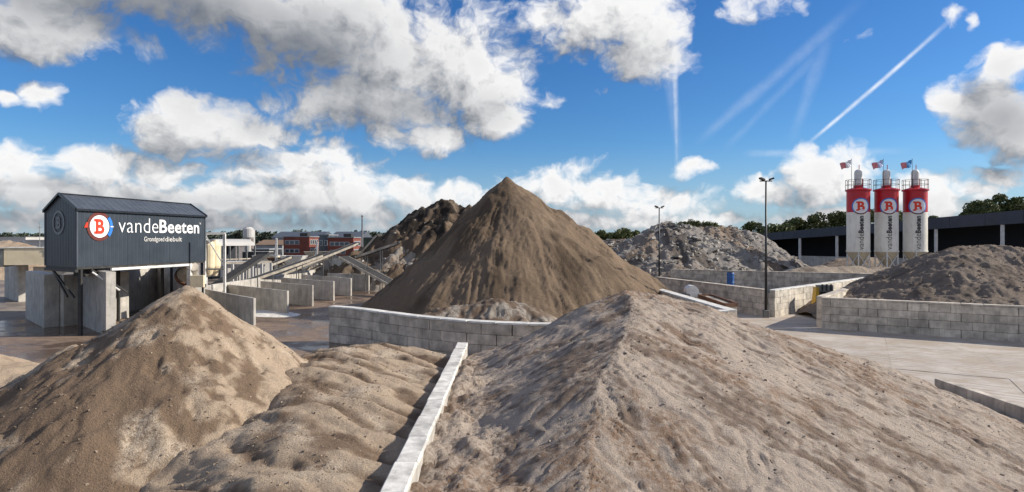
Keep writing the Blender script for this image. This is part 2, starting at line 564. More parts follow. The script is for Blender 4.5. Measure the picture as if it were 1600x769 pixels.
M['bark'] = plain('bark', (.06, .045, .03, 1), .9)
M['wood'] = plain('weathered timber', (.34, .22, .13, 1), .8, var=.4)


def leafmat(name, a, c2):
    m, b, p = material(name)
    oi = b.node('ShaderNodeNewGeometry')
    n = b.noise(oi.outputs['Position'], .9, 4, .6)
    b.put(p.inputs['Base Color'], b.mix(b.ss(n, .3, .7), a, c2))
    p.inputs['Roughness'].default_value = .7
    return m


M['leaf'] = leafmat('leaves', (.065, .088, .024, 1), (.145, .15, .045, 1))
M['leaf_far'] = leafmat('far leaves', (.035, .05, .035, 1), (.06, .075, .045, 1))


def ground_material():
    m, b, p = material('yard ground')
    pos = objco(b)
    n1 = b.noise(pos, .10, 7, .6); n2 = b.noise(pos, .9, 7, .65); n3 = b.noise(pos, 9, 5, .7)
    c = b.mix(b.ss(n1, .35, .65), (.20, .155, .115, 1), (.30, .255, .21, 1))
    c = b.mix(b.m('MULTIPLY', b.ss(n2, .45, .7), .6), c, (.13, .095, .07, 1))
    wet = b.ss(b.noise(pos, .16, 5, .55), .48, .58)
    c = b.mix(b.m('MULTIPLY', wet, .55), c, (.11, .075, .05, 1))
    b.put(p.inputs['Base Color'], c)
    b.put(p.inputs['Roughness'], b.m('SUBTRACT', .92, b.m('MULTIPLY', wet, .5)))
    bn = b.node('ShaderNodeBump'); bn.inputs['Strength'].default_value = .5; bn.inputs['Distance'].default_value = .04
    b.put(bn.inputs['Height'], b.m('MULTIPLY', n3, b.m('SUBTRACT', 1.0, b.m('MULTIPLY', wet, .8)))); b.put(p.inputs['Normal'], bn.outputs[0])
    return m


def mud_material():
    m, b, p = material('wet brown mud')
    pos = objco(b)
    n1 = b.noise(pos, .22, 6, .6); n2 = b.noise(pos, 1.5, 6, .65); n3 = b.noise(pos, 14, 4, .7)
    pool = b.ss(n1, .42, .56)
    c = b.mix(b.ss(n2, .35, .7), (.185, .128, .088, 1), (.285, .205, .145, 1))
    c = b.mix(pool, c, (.13, .085, .056, 1))
    b.put(p.inputs['Base Color'], c)
    b.put(p.inputs['Roughness'], b.m('MULTIPLY_ADD', pool, -.42, .60))
    p.inputs['Specular IOR Level'].default_value = .32
    bn = b.node('ShaderNodeBump'); bn.inputs['Strength'].default_value = .35; bn.inputs['Distance'].default_value = .03
    b.put(bn.inputs['Height'], b.m('MULTIPLY', b.m('ADD', n3, n2), b.m('SUBTRACT', 1.0, b.m('MULTIPLY', pool, .96))))
    b.put(p.inputs['Normal'], bn.outputs[0])
    return m


def slab_material():
    m, b, p = material('concrete yard slab')
    pos = objco(b)
    mp = b.node('ShaderNodeMapping'); b.put(mp.inputs[0], pos)
    mp.inputs['Rotation'].default_value = (0, 0, R(-32)); mp.inputs['Scale'].default_value = (.25, 1.3, 1)
    n1 = b.noise(pos, .25, 6, .6); n2 = b.noise(mp.outputs[0], .9, 7, .65); n3 = b.noise(pos, 12, 5, .7)
    oi = b.node('ShaderNodeObjectInfo')
    c = b.mix(b.ss(n1, .3, .7), (.42, .36, .30, 1), (.56, .50, .43, 1))
    c = b.mix(b.m('MULTIPLY', b.ss(n2, .50, .68), .55), c, (.33, .255, .185, 1))
    # tyre marks sweeping round the heap and sand trodden over the joints
    wv = b.node('ShaderNodeTexWave', wave_type='RINGS', rings_direction='Z', wave_profile='SIN')
    mp2 = b.node('ShaderNodeMapping'); b.put(mp2.inputs[0], pos); mp2.inputs['Location'].default_value = (-2.0, -6.0, 0)
    b.put(wv.inputs['Vector'], mp2.outputs[0])
    wv.inputs['Scale'].default_value = .55; wv.inputs['Distortion'].default_value = 5.0; wv.inputs['Detail'].default_value = 3.0; wv.inputs['Detail Scale'].default_value = .35
    tm = b.m('MULTIPLY', b.ss(wv.outputs['Fac'], .62, .95), b.ss(b.noise(pos, .35, 4, .6), .42, .6))
    c = b.mix(b.m('MULTIPLY', tm, .75), c, (.27, .21, .155, 1))
    n4 = b.noise(pos, .55, 7, .68)
    c = b.mix(b.m('MULTIPLY', b.ss(n4, .44, .62), .7), c, (.37, .29, .21, 1))
    hs = b.node('ShaderNodeHueSaturation'); b.put(hs.inputs['Color'], c)
    b.put(hs.inputs['Value'], b.m('ADD', b.m('MULTIPLY_ADD', oi.outputs['Random'], .05, .95), b.m('MULTIPLY', b.m('SUBTRACT', n3, .5), .3)))
    b.put(p.inputs['Base Color'], hs.outputs[0])
    p.inputs['Roughness'].default_value = .8
    bn = b.node('ShaderNodeBump'); bn.inputs['Strength'].default_value = .3; bn.inputs['Distance'].default_value = .02
    b.put(bn.inputs['Height'], n3); b.put(p.inputs['Normal'], bn.outputs[0])
    return m


M['ground'] = ground_material(); M['mud'] = mud_material(); M['slab'] = slab_material()

# ------------------------------------------------------------------ the ground
g = MB().add([(-3500, -300, 0), (3500, -300, 0), (3500, 5000, 0), (-3500, 5000, 0)], [(0, 1, 2, 3)]).build('ground', M['ground'])
tag(g, 'brown dirt ground of the yard reaching to the horizon', kind='structure')


def sheet(name, plan, z, mat, label, jag=.5, n=14):
    pts = []
    for i, p in enumerate(plan):
        q = plan[(i + 1) % len(plan)]
        for k in range(n):
            t = k / n
            pts.append((p[0] + (q[0] - p[0]) * t + random.uniform(-jag, jag), p[1] + (q[1] - p[1]) * t + random.uniform(-jag, jag), z))
    o = MB().add(pts, [tuple(range(len(pts)))]).build(name, mat)
    return tag(o, label, kind='structure')


sheet('mud', [(-11, 30), (-14, 24), (-34, 28), (-44, 52), (-36, 58), (-30, 62), (-28, 98), (-8, 98), (-6, 46), (-3, 30)], .005, M['mud'], 'wet brown mud with shallow pools in front of the concrete bays')

# right-hand concrete apron, slab by slab
bed = MB().prism([(19.9, 8), (62, 8), (62, 46), (40, 62), (8, 62), (8, 36), (19.9, 30)], -.2, .006).build('concrete_apron', M['slab'])
tag(bed, 'pale concrete yard paving with slab joints', kind='structure')
slab_me = {}


def slab_mesh(w, d):
    mb = MB().box((0, 0, -.1), w, d, .125)
    me = bpy.data.meshes.new('slab'); me.from_pydata(mb.v, [], mb.f); me.materials.append(M['slab'])
    return me


SL = slab_mesh(4.992, 3.992)
ca, sa = math.cos(R(-30)), math.sin(R(-30))
for i in range(-6, 12):
    for j in range(-6, 16):
        u, v = i * 5.0, j * 4.0
        x, y = 24 + ca * u - sa * v, 24 + sa * u + ca * v
        if not (x > 22.9 or (y > 34 and x > 10)) or x > 64 or y < 9 or y > 60 or y > 98 - .9 * x:
            continue
        if math.hypot(x, y) > 75: continue
        o = bpy.data.objects.new('slab', SL); COL.objects.link(o)
        o.location = (x, y, random.uniform(-.006, .004)); o.rotation_euler = (0, 0, R(-30)); o.parent = bed
kb = thing('kerb_wall', (19.6, 20, 0), 'low dark concrete kerb wall along the right edge of the nearest sand heap', 'kerb')
for k in range(8):
    MB().box((19.55, 13.0 + k * 2.0, 0), .35, 1.97, .62).build('kerb_block', M['block'], kb, bevel=.02)

# ------------------------------------------------------------------ heaps
def ridge(X, Y, pts, sL, sR, sF, sB, r0=.4, n=14, bow=0.0):
    P = []
    for a, c in zip(pts[:-1], pts[1:]):
        for k in range(n):
            t = k / n
            P.append([a[i] + (c[i] - a[i]) * t for i in range(3)])
    P.append(list(pts[-1]))
    h = np.full_like(X, -9.0)
    for x, y, z in P:
        dx = X - x; dy = Y - y
        d = np.sqrt(dx * dx + dy * dy) + 1e-6
        ux, uy = dx / d, dy / d
        s = sR * np.maximum(ux, 0) ** 2 + sL * np.maximum(-ux, 0) ** 2 + sB * np.maximum(uy, 0) ** 2 + sF * np.maximum(-uy, 0) ** 2
        dd = np.sqrt(d * d + r0 * r0) - r0
        h = np.maximum(h, z - s * dd - bow * dd * dd * .01 * np.maximum(ux, 0))
    return h


def streaks(X, Y, gx, gy, freq, length, seed, n=10):
    s = np.zeros_like(X)
    for k in range(n):
        t = (k / (n - 1) - .5) * length
        s += perlin((X + gx * t) * freq, (Y + gy * t) * freq, seed)
    return s / n * 2.0


def heap(name, label, cat, mat, x0, x1, y0, y1, step, base, rough, moist, tint=None, floor=-.03, keep=None, parent=None, group=None, wall=None):
    xs = np.arange(x0, x1 + step * .5, step); ys = np.arange(y0, y1 + step * .5, step)
    X, Y = np.meshgrid(xs, ys)
    h = base(X, Y)
    gy, gx = np.gradient(h, step)
    gl = np.sqrt(gx * gx + gy * gy) + 1e-5
    gx, gy = gx / gl, gy / gl
    fade = sstep(h, .0, .5)
    h = h + rough(X, Y, h, gx, gy, gl) * (.25 + .75 * fade)
    mo = moist(X, Y, h, gx, gy)
    ti = tint(X, Y, h, gx, gy) if tint is not None else np.zeros_like(X)
    ok = h > floor
    if keep is not None: ok &= keep(X, Y)
    h = np.maximum(h, floor)
    V = np.stack([X, Y, h], -1).reshape(-1, 3)
    ny, nx = X.shape
    idx = np.arange(ny * nx).reshape(ny, nx)
    q = np.stack([idx[:-1, :-1], idx[:-1, 1:], idx[1:, 1:], idx[1:, :-1]], -1).reshape(-1, 4)
    kk = (ok[:-1, :-1] | ok[:-1, 1:] | ok[1:, 1:] | ok[1:, :-1])
    if keep is not None:
        kk &= keep(X, Y)[:-1, :-1]
    q = q[kk.reshape(-1)]
    used = np.zeros(len(V), bool); used[q.ravel()] = True
    remap = np.cumsum(used) - 1
    V2 = V[used]; q = remap[q]
    o = array_mesh(name, V2, q, mat, parent, {'moist': mo.reshape(-1)[used], 'tint': np.clip(ti, 0, 1).reshape(-1)[used]})
    if parent is None:
        tag(o, label, cat, group)
    def hfun(x, y):
        i = int(round((y - y0) / step)); j = int(round((x - x0) / step))
        if 0 <= i < ny and 0 <= j < nx and ok[i, j]: return float(h[i, j])
        return None
    return o, hfun


def scatter(hfun, box, n, r0, r1, mat, name, parent, sink=.3):
    mb = MB()
    for _ in range(n):
        x = random.uniform(box[0], box[1]); y = random.uniform(box[2], box[3])
        z = hfun(x, y)
        if z is None or z < .05: continue
        r = r0 + (r1 - r0) * random.random() ** 3
        mb.chunk((x, y, z + r * (.3 - sink)), r)
    o = mb.build(name, mat, parent)
    o['kind'] = 'stuff'
    return o


# --- right foreground heap: long ridge running towards the camera, retained by the white wall
p_ = lambda px, py, D: tuple(W(px, py, D))
RPTS = [p_(1120, 492, 24), p_(1060, 466, 25), p_(985, 452, 24.5), p_(988, 488, 21.5), p_(978, 512, 19.5), p_(960, 545, 17.4), p_(938, 640, 14.3), p_(908, 760, 11.6), (.9, 9, 1.3), (.8, 6.5, .4)]


def base_r(X, Y):
    wx = X + .34 * fbm(X * .3, Y * .3, 3, .45, 3); wy = Y + .34 * fbm(X * .3 + 40, Y * .3, 3, .45, 4)
    h = ridge(wx, wy, RPTS, .46, .33, .36, .62, .13, bow=.2)
    bank = 2.26 + .24 * fbm(Y * .8, X * .8, 3, .55, 8) - .20 * np.abs(X + 1.75) - .3 * np.maximum(0, Y - 24.0)
    k = .35
    t = np.clip(.5 + .5 * (h - bank) / k, 0, 1)
    return bank * (1 - t) + h * t + k * t * (1 - t)


def rough_r(X, Y, h, gx, gy, gl):
    a = streaks(X, Y, gx, gy, 1.7, 9.0, 21, 18)
    c = streaks(X, Y, gx, gy, 4.0, 3.0, 22, 14)
    left = sstep(-gx * -1.0, -.2, .6)
    e = streaks(X, Y, gx, gy, .8, 13.0, 23, 18)
    rid = -np.maximum(0, .20 - np.abs(a)) * .20 - np.maximum(0, .10 - np.abs(e)) * .60
    top = sstep(Y, 17.5, 21)
    lump = (.03 + .07 * top) * fbm(X * .8, Y * .8, 3, .45, 5) + .008 * fbm(X * 2.6, Y * 2.6, 4, .62, 6)
    g = streaks(X, Y, gx, gy, 8.0, .9, 24)
    soft = 1 - .65 * sstep(gx, .15, .7)
    return rid * (.5 + .5 * soft) + (.035 * c + .022 * g + .010 * fbm(X * 6, Y * 6, 2, .7, 30)) * soft + lump * (.4 + .6 * soft)


def moist_r(X, Y, h, gx, gy):
    s = streaks(X, Y, gx, gy, .9, 6.0, 33)
    s2 = streaks(X, Y, gx, gy, 2.6, 3.0, 34)
    s3 = streaks(X, Y, gx, gy, 5.0, 4.0, 37, 14)
    return .33 + .8 * s + .6 * s2 + .5 * s3 + .35 * fbm(X * .3, Y * .3, 3, .5, 35) + .2 * fbm(X * 2, Y * 2, 3, .6, 36)


def tint_r(X, Y, h, gx, gy):
    s = streaks(X, Y, gx, gy, 1.1, 8.0, 41)
    zone = fbm(X * .22, Y * .22, 2, .5, 43)
    return sstep(s + .6 * zone, .02, .5)


rh, rf = heap('sand_heap', 'large pale grey-brown sand heap in the right foreground with a ridge towards the viewer', 'sand heap', M['sand_right'],
              -1.98, 19.35, 2.0, 33.0, .055, base_r, rough_r, moist_r, tint_r)
scatter(rf, (-1.5, 18, 6, 30), 3200, .007, .04, M['pebble'], 'pebbles', rh)
scatter(rf, (-1.5, 18, 6, 30), 1800, .008, .04, M['sand_right'], 'clods', rh, sink=.45)

# --- left foreground cone
LPTS = [p_(285, 447, 20.0), p_(292, 450, 19.5)]


def base_l(X, Y):
    wx = X + .35 * fbm(X * .4, Y * .4, 3, .5, 103); wy = Y + .35 * fbm(X * .4 + 40, Y * .4, 3, .5, 104)
    h = ridge(wx, wy, LPTS, .68, .82, .60, .70, .22)
    foot = .9 + .3 * fbm(X * .3, Y * .3, 3, .5, 107) - .18 * np.abs(X + 14.5) - .12 * np.maximum(0, Y - 14)
    h2 = np.maximum(h, np.minimum(foot, 1.1) + .0 * X)
    return np.where(Y < 20, h2, h)


def rough_l(X, Y, h, gx, gy, gl):
    a = streaks(X, Y, gx, gy, 1.8, 2.4, 121)
    up = sstep(h, 1.2, 3.6)
    pits = fbm(X * 1.5, Y * 1.5, 3, .55, 125)
    pits = -.14 * np.maximum(0, pits - .05) * (.35 + up)
    g = streaks(X, Y, gx, gy, 6.0, 1.0, 122)
    return .05 * a + .02 * g + pits * .8 + .04 * fbm(X * .9, Y * .9, 3, .45, 126) + .02 * fbm(X * 3.4, Y * 3.4, 3, .6, 127) + .010 * fbm(X * 6, Y * 6, 2, .7, 130)


def moist_l(X, Y, h, gx, gy):
    blob = np.exp(-(((X + 10.6) / 3.4) ** 2 + ((Y - 14.6) / 3.2) ** 2)) * 1.0 + np.exp(-(((X + 14.2) / 2.6) ** 2 + ((Y - 16.5) / 3.0) ** 2)) * .6
    return .22 + blob + .55 * fbm(X * .55, Y * .55, 4, .6, 135) + .55 * fbm(X * 1.5, Y * 1.5, 4, .65, 137) + .3 * streaks(X, Y, gx, gy, .9, 3.0, 136)


def tint_l(X, Y, h, gx, gy):
    return sstep(fbm(X * .6 + 9, Y * .6, 3, .55, 141) + .5 * np.exp(-(((X + 7.5) / 2.0) ** 2 + ((Y - 18.0) / 3.0) ** 2)), .25, .9)


lh, lf = heap('sand_heap', 'buff cone-shaped sand heap in the left foreground below the navy shed', 'sand heap', M['sand_left'],
              -23, -2.75, 6.0, 29.5, .06, base_l, rough_l, moist_l, tint_l)
scatter(lf, (-19, -4, 9, 26), 2600, .007, .042, M['pebble'], 'pebbles', lh)
scatter(lf, (-19, -4, 9, 26), 1500, .008, .04, M['sand_left'], 'clods', lh, sink=.45)

# --- low rolling sand between the cone and the white wall
SPTS = [p_(592, 538, 25.5), p_(535, 546, 23.5), p_(500, 566, 20.5), p_(490, 625, 16.5), p_(470, 715, 13.0), (-4.4, 8, 2.0)]


def base_s(X, Y):
    wx = X + .4 * fbm(X * .5, Y * .5, 3, .5, 203); wy = Y + .4 * fbm(X * .5 + 40, Y * .5, 3, .5, 204)
    return ridge(wx, wy, SPTS, .35, .20, .3, .62, .6)


def rough_s(X, Y, h, gx, gy, gl):
    ph = (Y * 1.0 + X * .55) * 4.2 + 2.2 * fbm(X * .5, Y * .5, 3, .5, 221)
    wave = np.abs(np.sin(ph * .5)) - .6
    u = X * .88 - Y * .48; v = X * .48 + Y * .88
    return .15 * wave + .10 * fbm(u * .35, v * 1.1, 3, .55, 222) + .022 * fbm(u * 1.5, v * 3.4, 3, .6, 223) + .010 * fbm(X * 6, Y * 6, 2, .7, 230)


def tone_s(X, Y, h, gx, gy):
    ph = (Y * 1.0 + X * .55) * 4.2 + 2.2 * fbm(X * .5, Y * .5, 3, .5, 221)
    return .45 - .6 * (np.abs(np.sin(ph * .5)) - .6) + .5 * fbm(X * .6, Y * .6, 3, .55, 235)  # darker tone in the troughs of the waves, paler on the crests


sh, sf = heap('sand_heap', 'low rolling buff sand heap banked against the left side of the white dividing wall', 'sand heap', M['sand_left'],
              -12, -2.46, 5.0, 29.5, .06, base_s, rough_s, tone_s, lambda X, Y, h, gx, gy: sstep(fbm(X * .7, Y * .7, 3, .5, 241), .1, .7))
scatter(sf, (-9, -3, 9, 26), 1500, .007, .04, M['pebble'], 'pebbles', sh)
scatter(sf, (-9, -3, 9, 26), 1500, .008, .04, M['sand_left'], 'clods', sh, sink=.45)

# --- small heap on the left edge
base_e = lambda X, Y: ridge(X + .4 * fbm(X * .4, Y * .4, 3, .5, 252), Y, [p_(-40, 552, 26), p_(30, 575, 25.5)], .4, .5, .35, .5, .8)
heap('sand_heap', 'small pale sand heap at the left edge beside the wet concrete', 'sand heap', M['sand_left'], -33, -15, 17, 33, .1, base_e,
     lambda X, Y, h, gx, gy, gl: .12 * fbm(X * .9, Y * .9, 4, .55, 255), lambda X, Y, h, gx, gy: .05 + .5 * fbm(X * .5, Y * .5, 3, .5, 257))

# --- the tall brown heap in the middle
CPTS = [p_(742, 328, 59), p_(770, 302, 59.5), p_(795, 277, 60), p_(806, 284, 59.5), p_(868, 333, 58)]


def base_c(X, Y):
    k = .5
    wx = X + k * fbm(X * .16, Y * .16, 3, .5, 303); wy = Y + k * fbm(X * .16 + 40, Y * .16, 3, .5, 304)
    wx = wx + .45 * fbm(X * .4, Y * .4, 2, .5, 305)
    h = ridge(wx, wy, CPTS, .92, .74, .82, .75, .3)
    # the left foot is steeper
    return h


def rough_c(X, Y, h, gx, gy, gl):
    dx, dy = X + .3, Y - 60
    r = np.sqrt(dx * dx + dy * dy); th = np.arctan2(dy, dx)
    rill = perlin(th * 11 + .4 * perlin(r * .35, th * 5, 320), r * .07, 321)
    rill2 = perlin(th * 26 + .6 * perlin(r * .5, th * 5, 322), r * .12, 323)
    on = sstep(perlin(th * 3, r * .11, 324), -.25, .3)
    rill3 = perlin(th * 60 + .8 * perlin(r * .6, th * 9, 325), r * .2, 329)
    cut = -.09 * np.maximum(0, .3 - np.abs(rill3)) / .3 - .17 * np.maximum(0, .22 - np.abs(rill)) / .22 * on - .10 * np.maximum(0, .25 - np.abs(rill2)) / .25 * (.4 + .6 * on)
    return cut * sstep(r, 1.0, 5.0) + .17 * fbm(X * .35, Y * .35, 3, .55, 326) + .06 * fbm(X * 1.5, Y * 1.5, 4, .65, 327)


def moist_c(X, Y, h, gx, gy):
    return .35 + .6 * streaks(X, Y, gx, gy, .35, 9.0, 333) + .4 * streaks(X, Y, gx, gy, 1.3, 5.0, 334) + .5 * fbm(X * .15, Y * .15, 3, .5, 335)


heap('sand_heap', 'tall pointed brown sand heap rising behind the curved block wall', 'sand heap', M['sand_mid'], -20, 24, 40, 80, .13, base_c, rough_c, moist_c,
     lambda X, Y, h, gx, gy: sstep(fbm(X * .2, Y * .2, 3, .5, 341), .2, .8) * .6)

# slumped lumps at its foot
base_f = lambda X, Y: ridge(X, Y + .4 * fbm(X * .7, Y * .7, 3, .5, 352), [p_(672, 489, 41.5), p_(700, 480, 41.5), p_(735, 477, 42), p_(775, 466, 42), p_(812, 474, 42), p_(845, 494, 41)], .7, .55, .7, .3, .5)
heap('sand_heap', 'lumpy slumped sand at the foot of the tall brown heap just behind the curved wall', 'sand heap', M['debris'], -10, 6, 38, 48, .08, base_f,
     lambda X, Y, h, gx, gy, gl: .22 * np.abs(fbm(X * .7, Y * .7, 3, .5, 355)) + .05 * fbm(X * 2.2, Y * 2.2, 3, .6, 356) - .05, lambda X, Y, h, gx, gy: .7 + .7 * fbm(X * .8, Y * .8, 3, .5, 357),
     lambda X, Y, h, gx, gy: sstep(fbm(X * .9, Y * .9, 3, .5, 358), -.1, .5))

# --- dark heap behind it on the left
DPTS = [p_(718, 322, 100), p_(700, 315, 100), p_(676, 322, 100), p_(645, 345, 100), p_(612, 364, 100), p_(580, 384, 100)]
base_d = lambda X, Y: ridge(X + 1.0 * fbm(X * .18, Y * .18, 3, .5, 402), Y + .8 * fbm(X * .18 + 30, Y * .18, 3, .5, 403), DPTS, .70, .8, .75, .6, .9)
dk, dkf = heap('soil_heap', 'dark earth heap with black hollows behind the left side of the tall brown heap', 'soil heap', M['sand_dark'], -42, 10, 74, 118, .2, base_d,
     lambda X, Y, h, gx, gy, gl: .8 * fbm(X * .28, Y * .28, 4, .55, 405) + .9 * np.abs(streaks(X, Y, gx, gy, .35, 3.0, 406)) + .2 * fbm(X * 1.2, Y * 1.2, 3, .6, 407),
     lambda X, Y, h, gx, gy: .25 + 1.0 * sstep(h, 6.0, 10.0) * sstep(fbm(X * .3, Y * .3, 3, .5, 409) + .25, -.2, .5) + .3 * fbm(X * .3, Y * .3, 3, .5, 410),
     lambda X, Y, h, gx, gy: sstep(fbm(X * .35, Y * .35, 3, .5, 411), .1, .6))
scatter(dkf, (-40, 0, 78, 100), 160, .12, .35, M['stone'], 'stones', dk)

# --- debris bank in front of it
EPTS = [p_(700, 378, 92), p_(655, 384, 91), p_(622, 396, 90), p_(600, 406, 90), p_(582, 418, 90)]
base_b = lambda X, Y: ridge(X + .8 * fbm(X * .25, Y * .25, 3, .5, 422), Y + .6 * fbm(X * .25 + 30, Y * .25, 3, .5, 423), EPTS, .8, .6, .66, .5, .7)
db, dbf = heap('rubble_heap', 'pale mixed sand and rubble bank between the conveyor and the tall brown heap', 'rubble heap', M['debris'], -32, 0, 72, 104, .16, base_b,
     lambda X, Y, h, gx, gy, gl: .5 * fbm(X * .4, Y * .4, 4, .55, 425) + .45 * np.abs(streaks(X, Y, gx, gy, .5, 2.0, 426)) + .15 * fbm(X * 1.4, Y * 1.4, 3, .6, 427),
     lambda X, Y, h, gx, gy: .2 + .9 * fbm(X * .35, Y * .35, 3, .5, 429), lambda X, Y, h, gx, gy: sstep(fbm(X * .4, Y * .4, 3, .5, 431), .0, .5))
scatter(dbf, (-30, -4, 74, 94), 360, .12, .45, M['stone'], 'stones', db)

# --- grey rubble hill on the right of the tall heap
QPTS = [p_(935, 382, 112), p_(985, 374, 110), p_(1040, 352, 108), p_(1075, 351, 112), p_(1125, 356, 114), p_(1165, 366, 114), p_(1185, 376, 114)]
base_q = lambda X, Y: ridge(X + 1.2 * fbm(X * .13, Y * .13, 3, .5, 442), Y + 1.0 * fbm(X * .13 + 30, Y * .13, 3, .5, 443), QPTS, .45, .75, .58, .6, 1.0)
qh, qf = heap('rubble_heap', 'grey hill of broken concrete rubble between the tall heap and the long shed', 'rubble heap', M['rubble'], 8, 58, 84, 134, .22, base_q,
     lambda X, Y, h, gx, gy, gl: .6 * fbm(X * .2, Y * .2, 4, .55, 445) + .9 * np.abs(streaks(X, Y, gx, gy, .22, 9.0, 446)) + .2 * fbm(X * 1.0, Y * 1.0, 3, .65, 447),
     lambda X, Y, h, gx, gy: .3 + 1.0 * streaks(X, Y, gx, gy, .16, 9.0, 449) + .5 * fbm(X * .3, Y * .3, 3, .5, 450),
     lambda X, Y, h, gx, gy: sstep(streaks(X, Y, gx, gy, .12, 14.0, 451), .05, .45))
scatter(qf, (10, 56, 88, 116), 2600, .08, .5, M['stone'], 'rubble_chunks', qh)
for k in range(26):                                    # the slabs big enough to be told apart
    for _ in range(30):
        x = random.uniform(16, 48); y = random.uniform(92, 110); z = qf(x, y)
        if z is not None and z > .6: break
    else:
        continue
    mb = MB(); a = random.uniform(0, 3.1); L = random.uniform(1.2, 2.6); t = random.uniform(-.5, .6)
    d = Vector((math.cos(a), math.sin(a) * .6, t)) * L / 2
    c = Vector((x, y, z + .25))
    mb.bar(c - d, c + d, random.uniform(.5, 1.1), random.uniform(.18, .3))
    mb.build('concrete_slab', M['stone'], qh)

# --- gravel heap behind the right-hand wall
VPTS = [p_(1470, 393, 55), p_(1500, 386, 54), p_(1535, 384, 54), p_(1580, 388, 53), p_(1660, 392, 52)]
base_v = lambda X, Y: ridge(X + .5 * fbm(X * .25, Y * .25, 3, .5, 462), Y + .5 * fbm(X * .25 + 30, Y * .25, 3, .5, 463), VPTS, .50, .5, .46, .6, .9)
vh, vf = heap('gravel_heap', 'dark grey-brown gravel heap behind the block wall at the right edge', 'gravel heap', M['gravel'], 26.5, 62, 40, 70, .11, base_v,
     lambda X, Y, h, gx, gy, gl: .14 * np.abs(streaks(X, Y, gx, gy, .9, 2.0, 465)) + .14 * fbm(X * .6, Y * .6, 3, .55, 466) + .06 * fbm(X * 3, Y * 3, 3, .6, 467),
     lambda X, Y, h, gx, gy: .3 + .6 * fbm(X * .4, Y * .4, 3, .5, 469), lambda X, Y, h, gx, gy: sstep(fbm(X * .5, Y * .5, 3, .5, 470), .1, .7) * .7,
     keep=lambda X, Y: Y > 47.9 - (X - 24.3) * .60 + .9)
scatter(vf, (28, 58, 42, 58), 900, .04, .13, M['pebble'], 'pebbles', vh)
base_w = lambda X, Y: ridge(X, Y, [p_(1565, 470, 46), p_(1640, 462, 45)], .4, .4, .4, .4, .5)
heap('sand_heap', 'small pale sand heap leaning on the gravel behind the wall at the right edge', 'sand heap', M['debris'], 29, 50, 40, 52, .1, base_w,
     lambda X, Y, h, gx, gy, gl: .1 * fbm(X, Y, 3, .5, 475), lambda X, Y, h, gx, gy: .1 + .4 * fbm(X, Y, 3, .5, 476), keep=lambda X, Y: Y > 47.9 - (X - 24.3) * .60 + .9)

# --- low heaps round the feet of the silos
base_x = lambda X, Y: ridge(X, Y, [p_(1310, 404, 112), p_(1345, 399, 112), p_(1372, 404, 113)], .5, .5, .5, .5, .6)
heap('gravel_heap', 'small grey cone of gravel behind the legs of the leftmost silo', 'gravel heap', M['gravel'], 44, 80, 100, 124, .22, base_x,
     lambda X, Y, h, gx, gy, gl: .2 * fbm(X * .5, Y * .5, 3, .5, 481), lambda X, Y, h, gx, gy: .1 + .4 * fbm(X * .4, Y * .4, 3, .5, 482), lambda X, Y, h, gx, gy: X * 0 + .4)
base_y = lambda X, Y: ridge(X, Y, [p_(1235, 424, 92), p_(1262, 417, 92), p_(1320, 417, 93), p_(1400, 420, 95), p_(1460, 418, 96)], .35, .35, .35, .35, 1.0)
heap('sand_heap', 'wide low pale sand heap behind the walled bay in front of the silos', 'sand heap', M['debris'], 30, 90, 82, 108, .25, base_y,
     lambda X, Y, h, gx, gy, gl: .35 * fbm(X * .25, Y * .25, 4, .55, 485), lambda X, Y, h, gx, gy: .15 + .5 * fbm(X * .25, Y * .25, 3, .5, 486))

# ------------------------------------------------------------------ concrete block walls
def block_mesh(L, T, Hh, mat):
    bm = bmesh.new()
    bmesh.ops.create_cube(bm, size=1.0)
    for v in bm.verts: v.co = Vector((v.co.x * L, v.co.y * T, v.co.z * Hh))
    bmesh.ops.bevel(bm, geom=bm.edges[:], offset=.018, segments=1, affect='EDGES')
    me = bpy.data.meshes.new('block'); bm.to_mesh(me); bm.free()
    me.materials.append(mat)
    return me


def arc_points(poly, ds=.05):
    out = []; s = 0
    for a, c in zip(poly[:-1], poly[1:]):
        a = Vector(a); c = Vector(c); L = (c - a).length
        n = max(1, int(L / ds))
        for k in range(n):
            out.append((s + L * k / n, a + (c - a) * k / n))
        s += L
    out.append((s, Vector(poly[-1])))
    return out, s


def at_s(pts, s):
    s = max(0, min(s, pts[-1][0]))
    i = min(range(len(pts)), key=lambda k: abs(pts[k][0] - s))
    return pts[i][1]


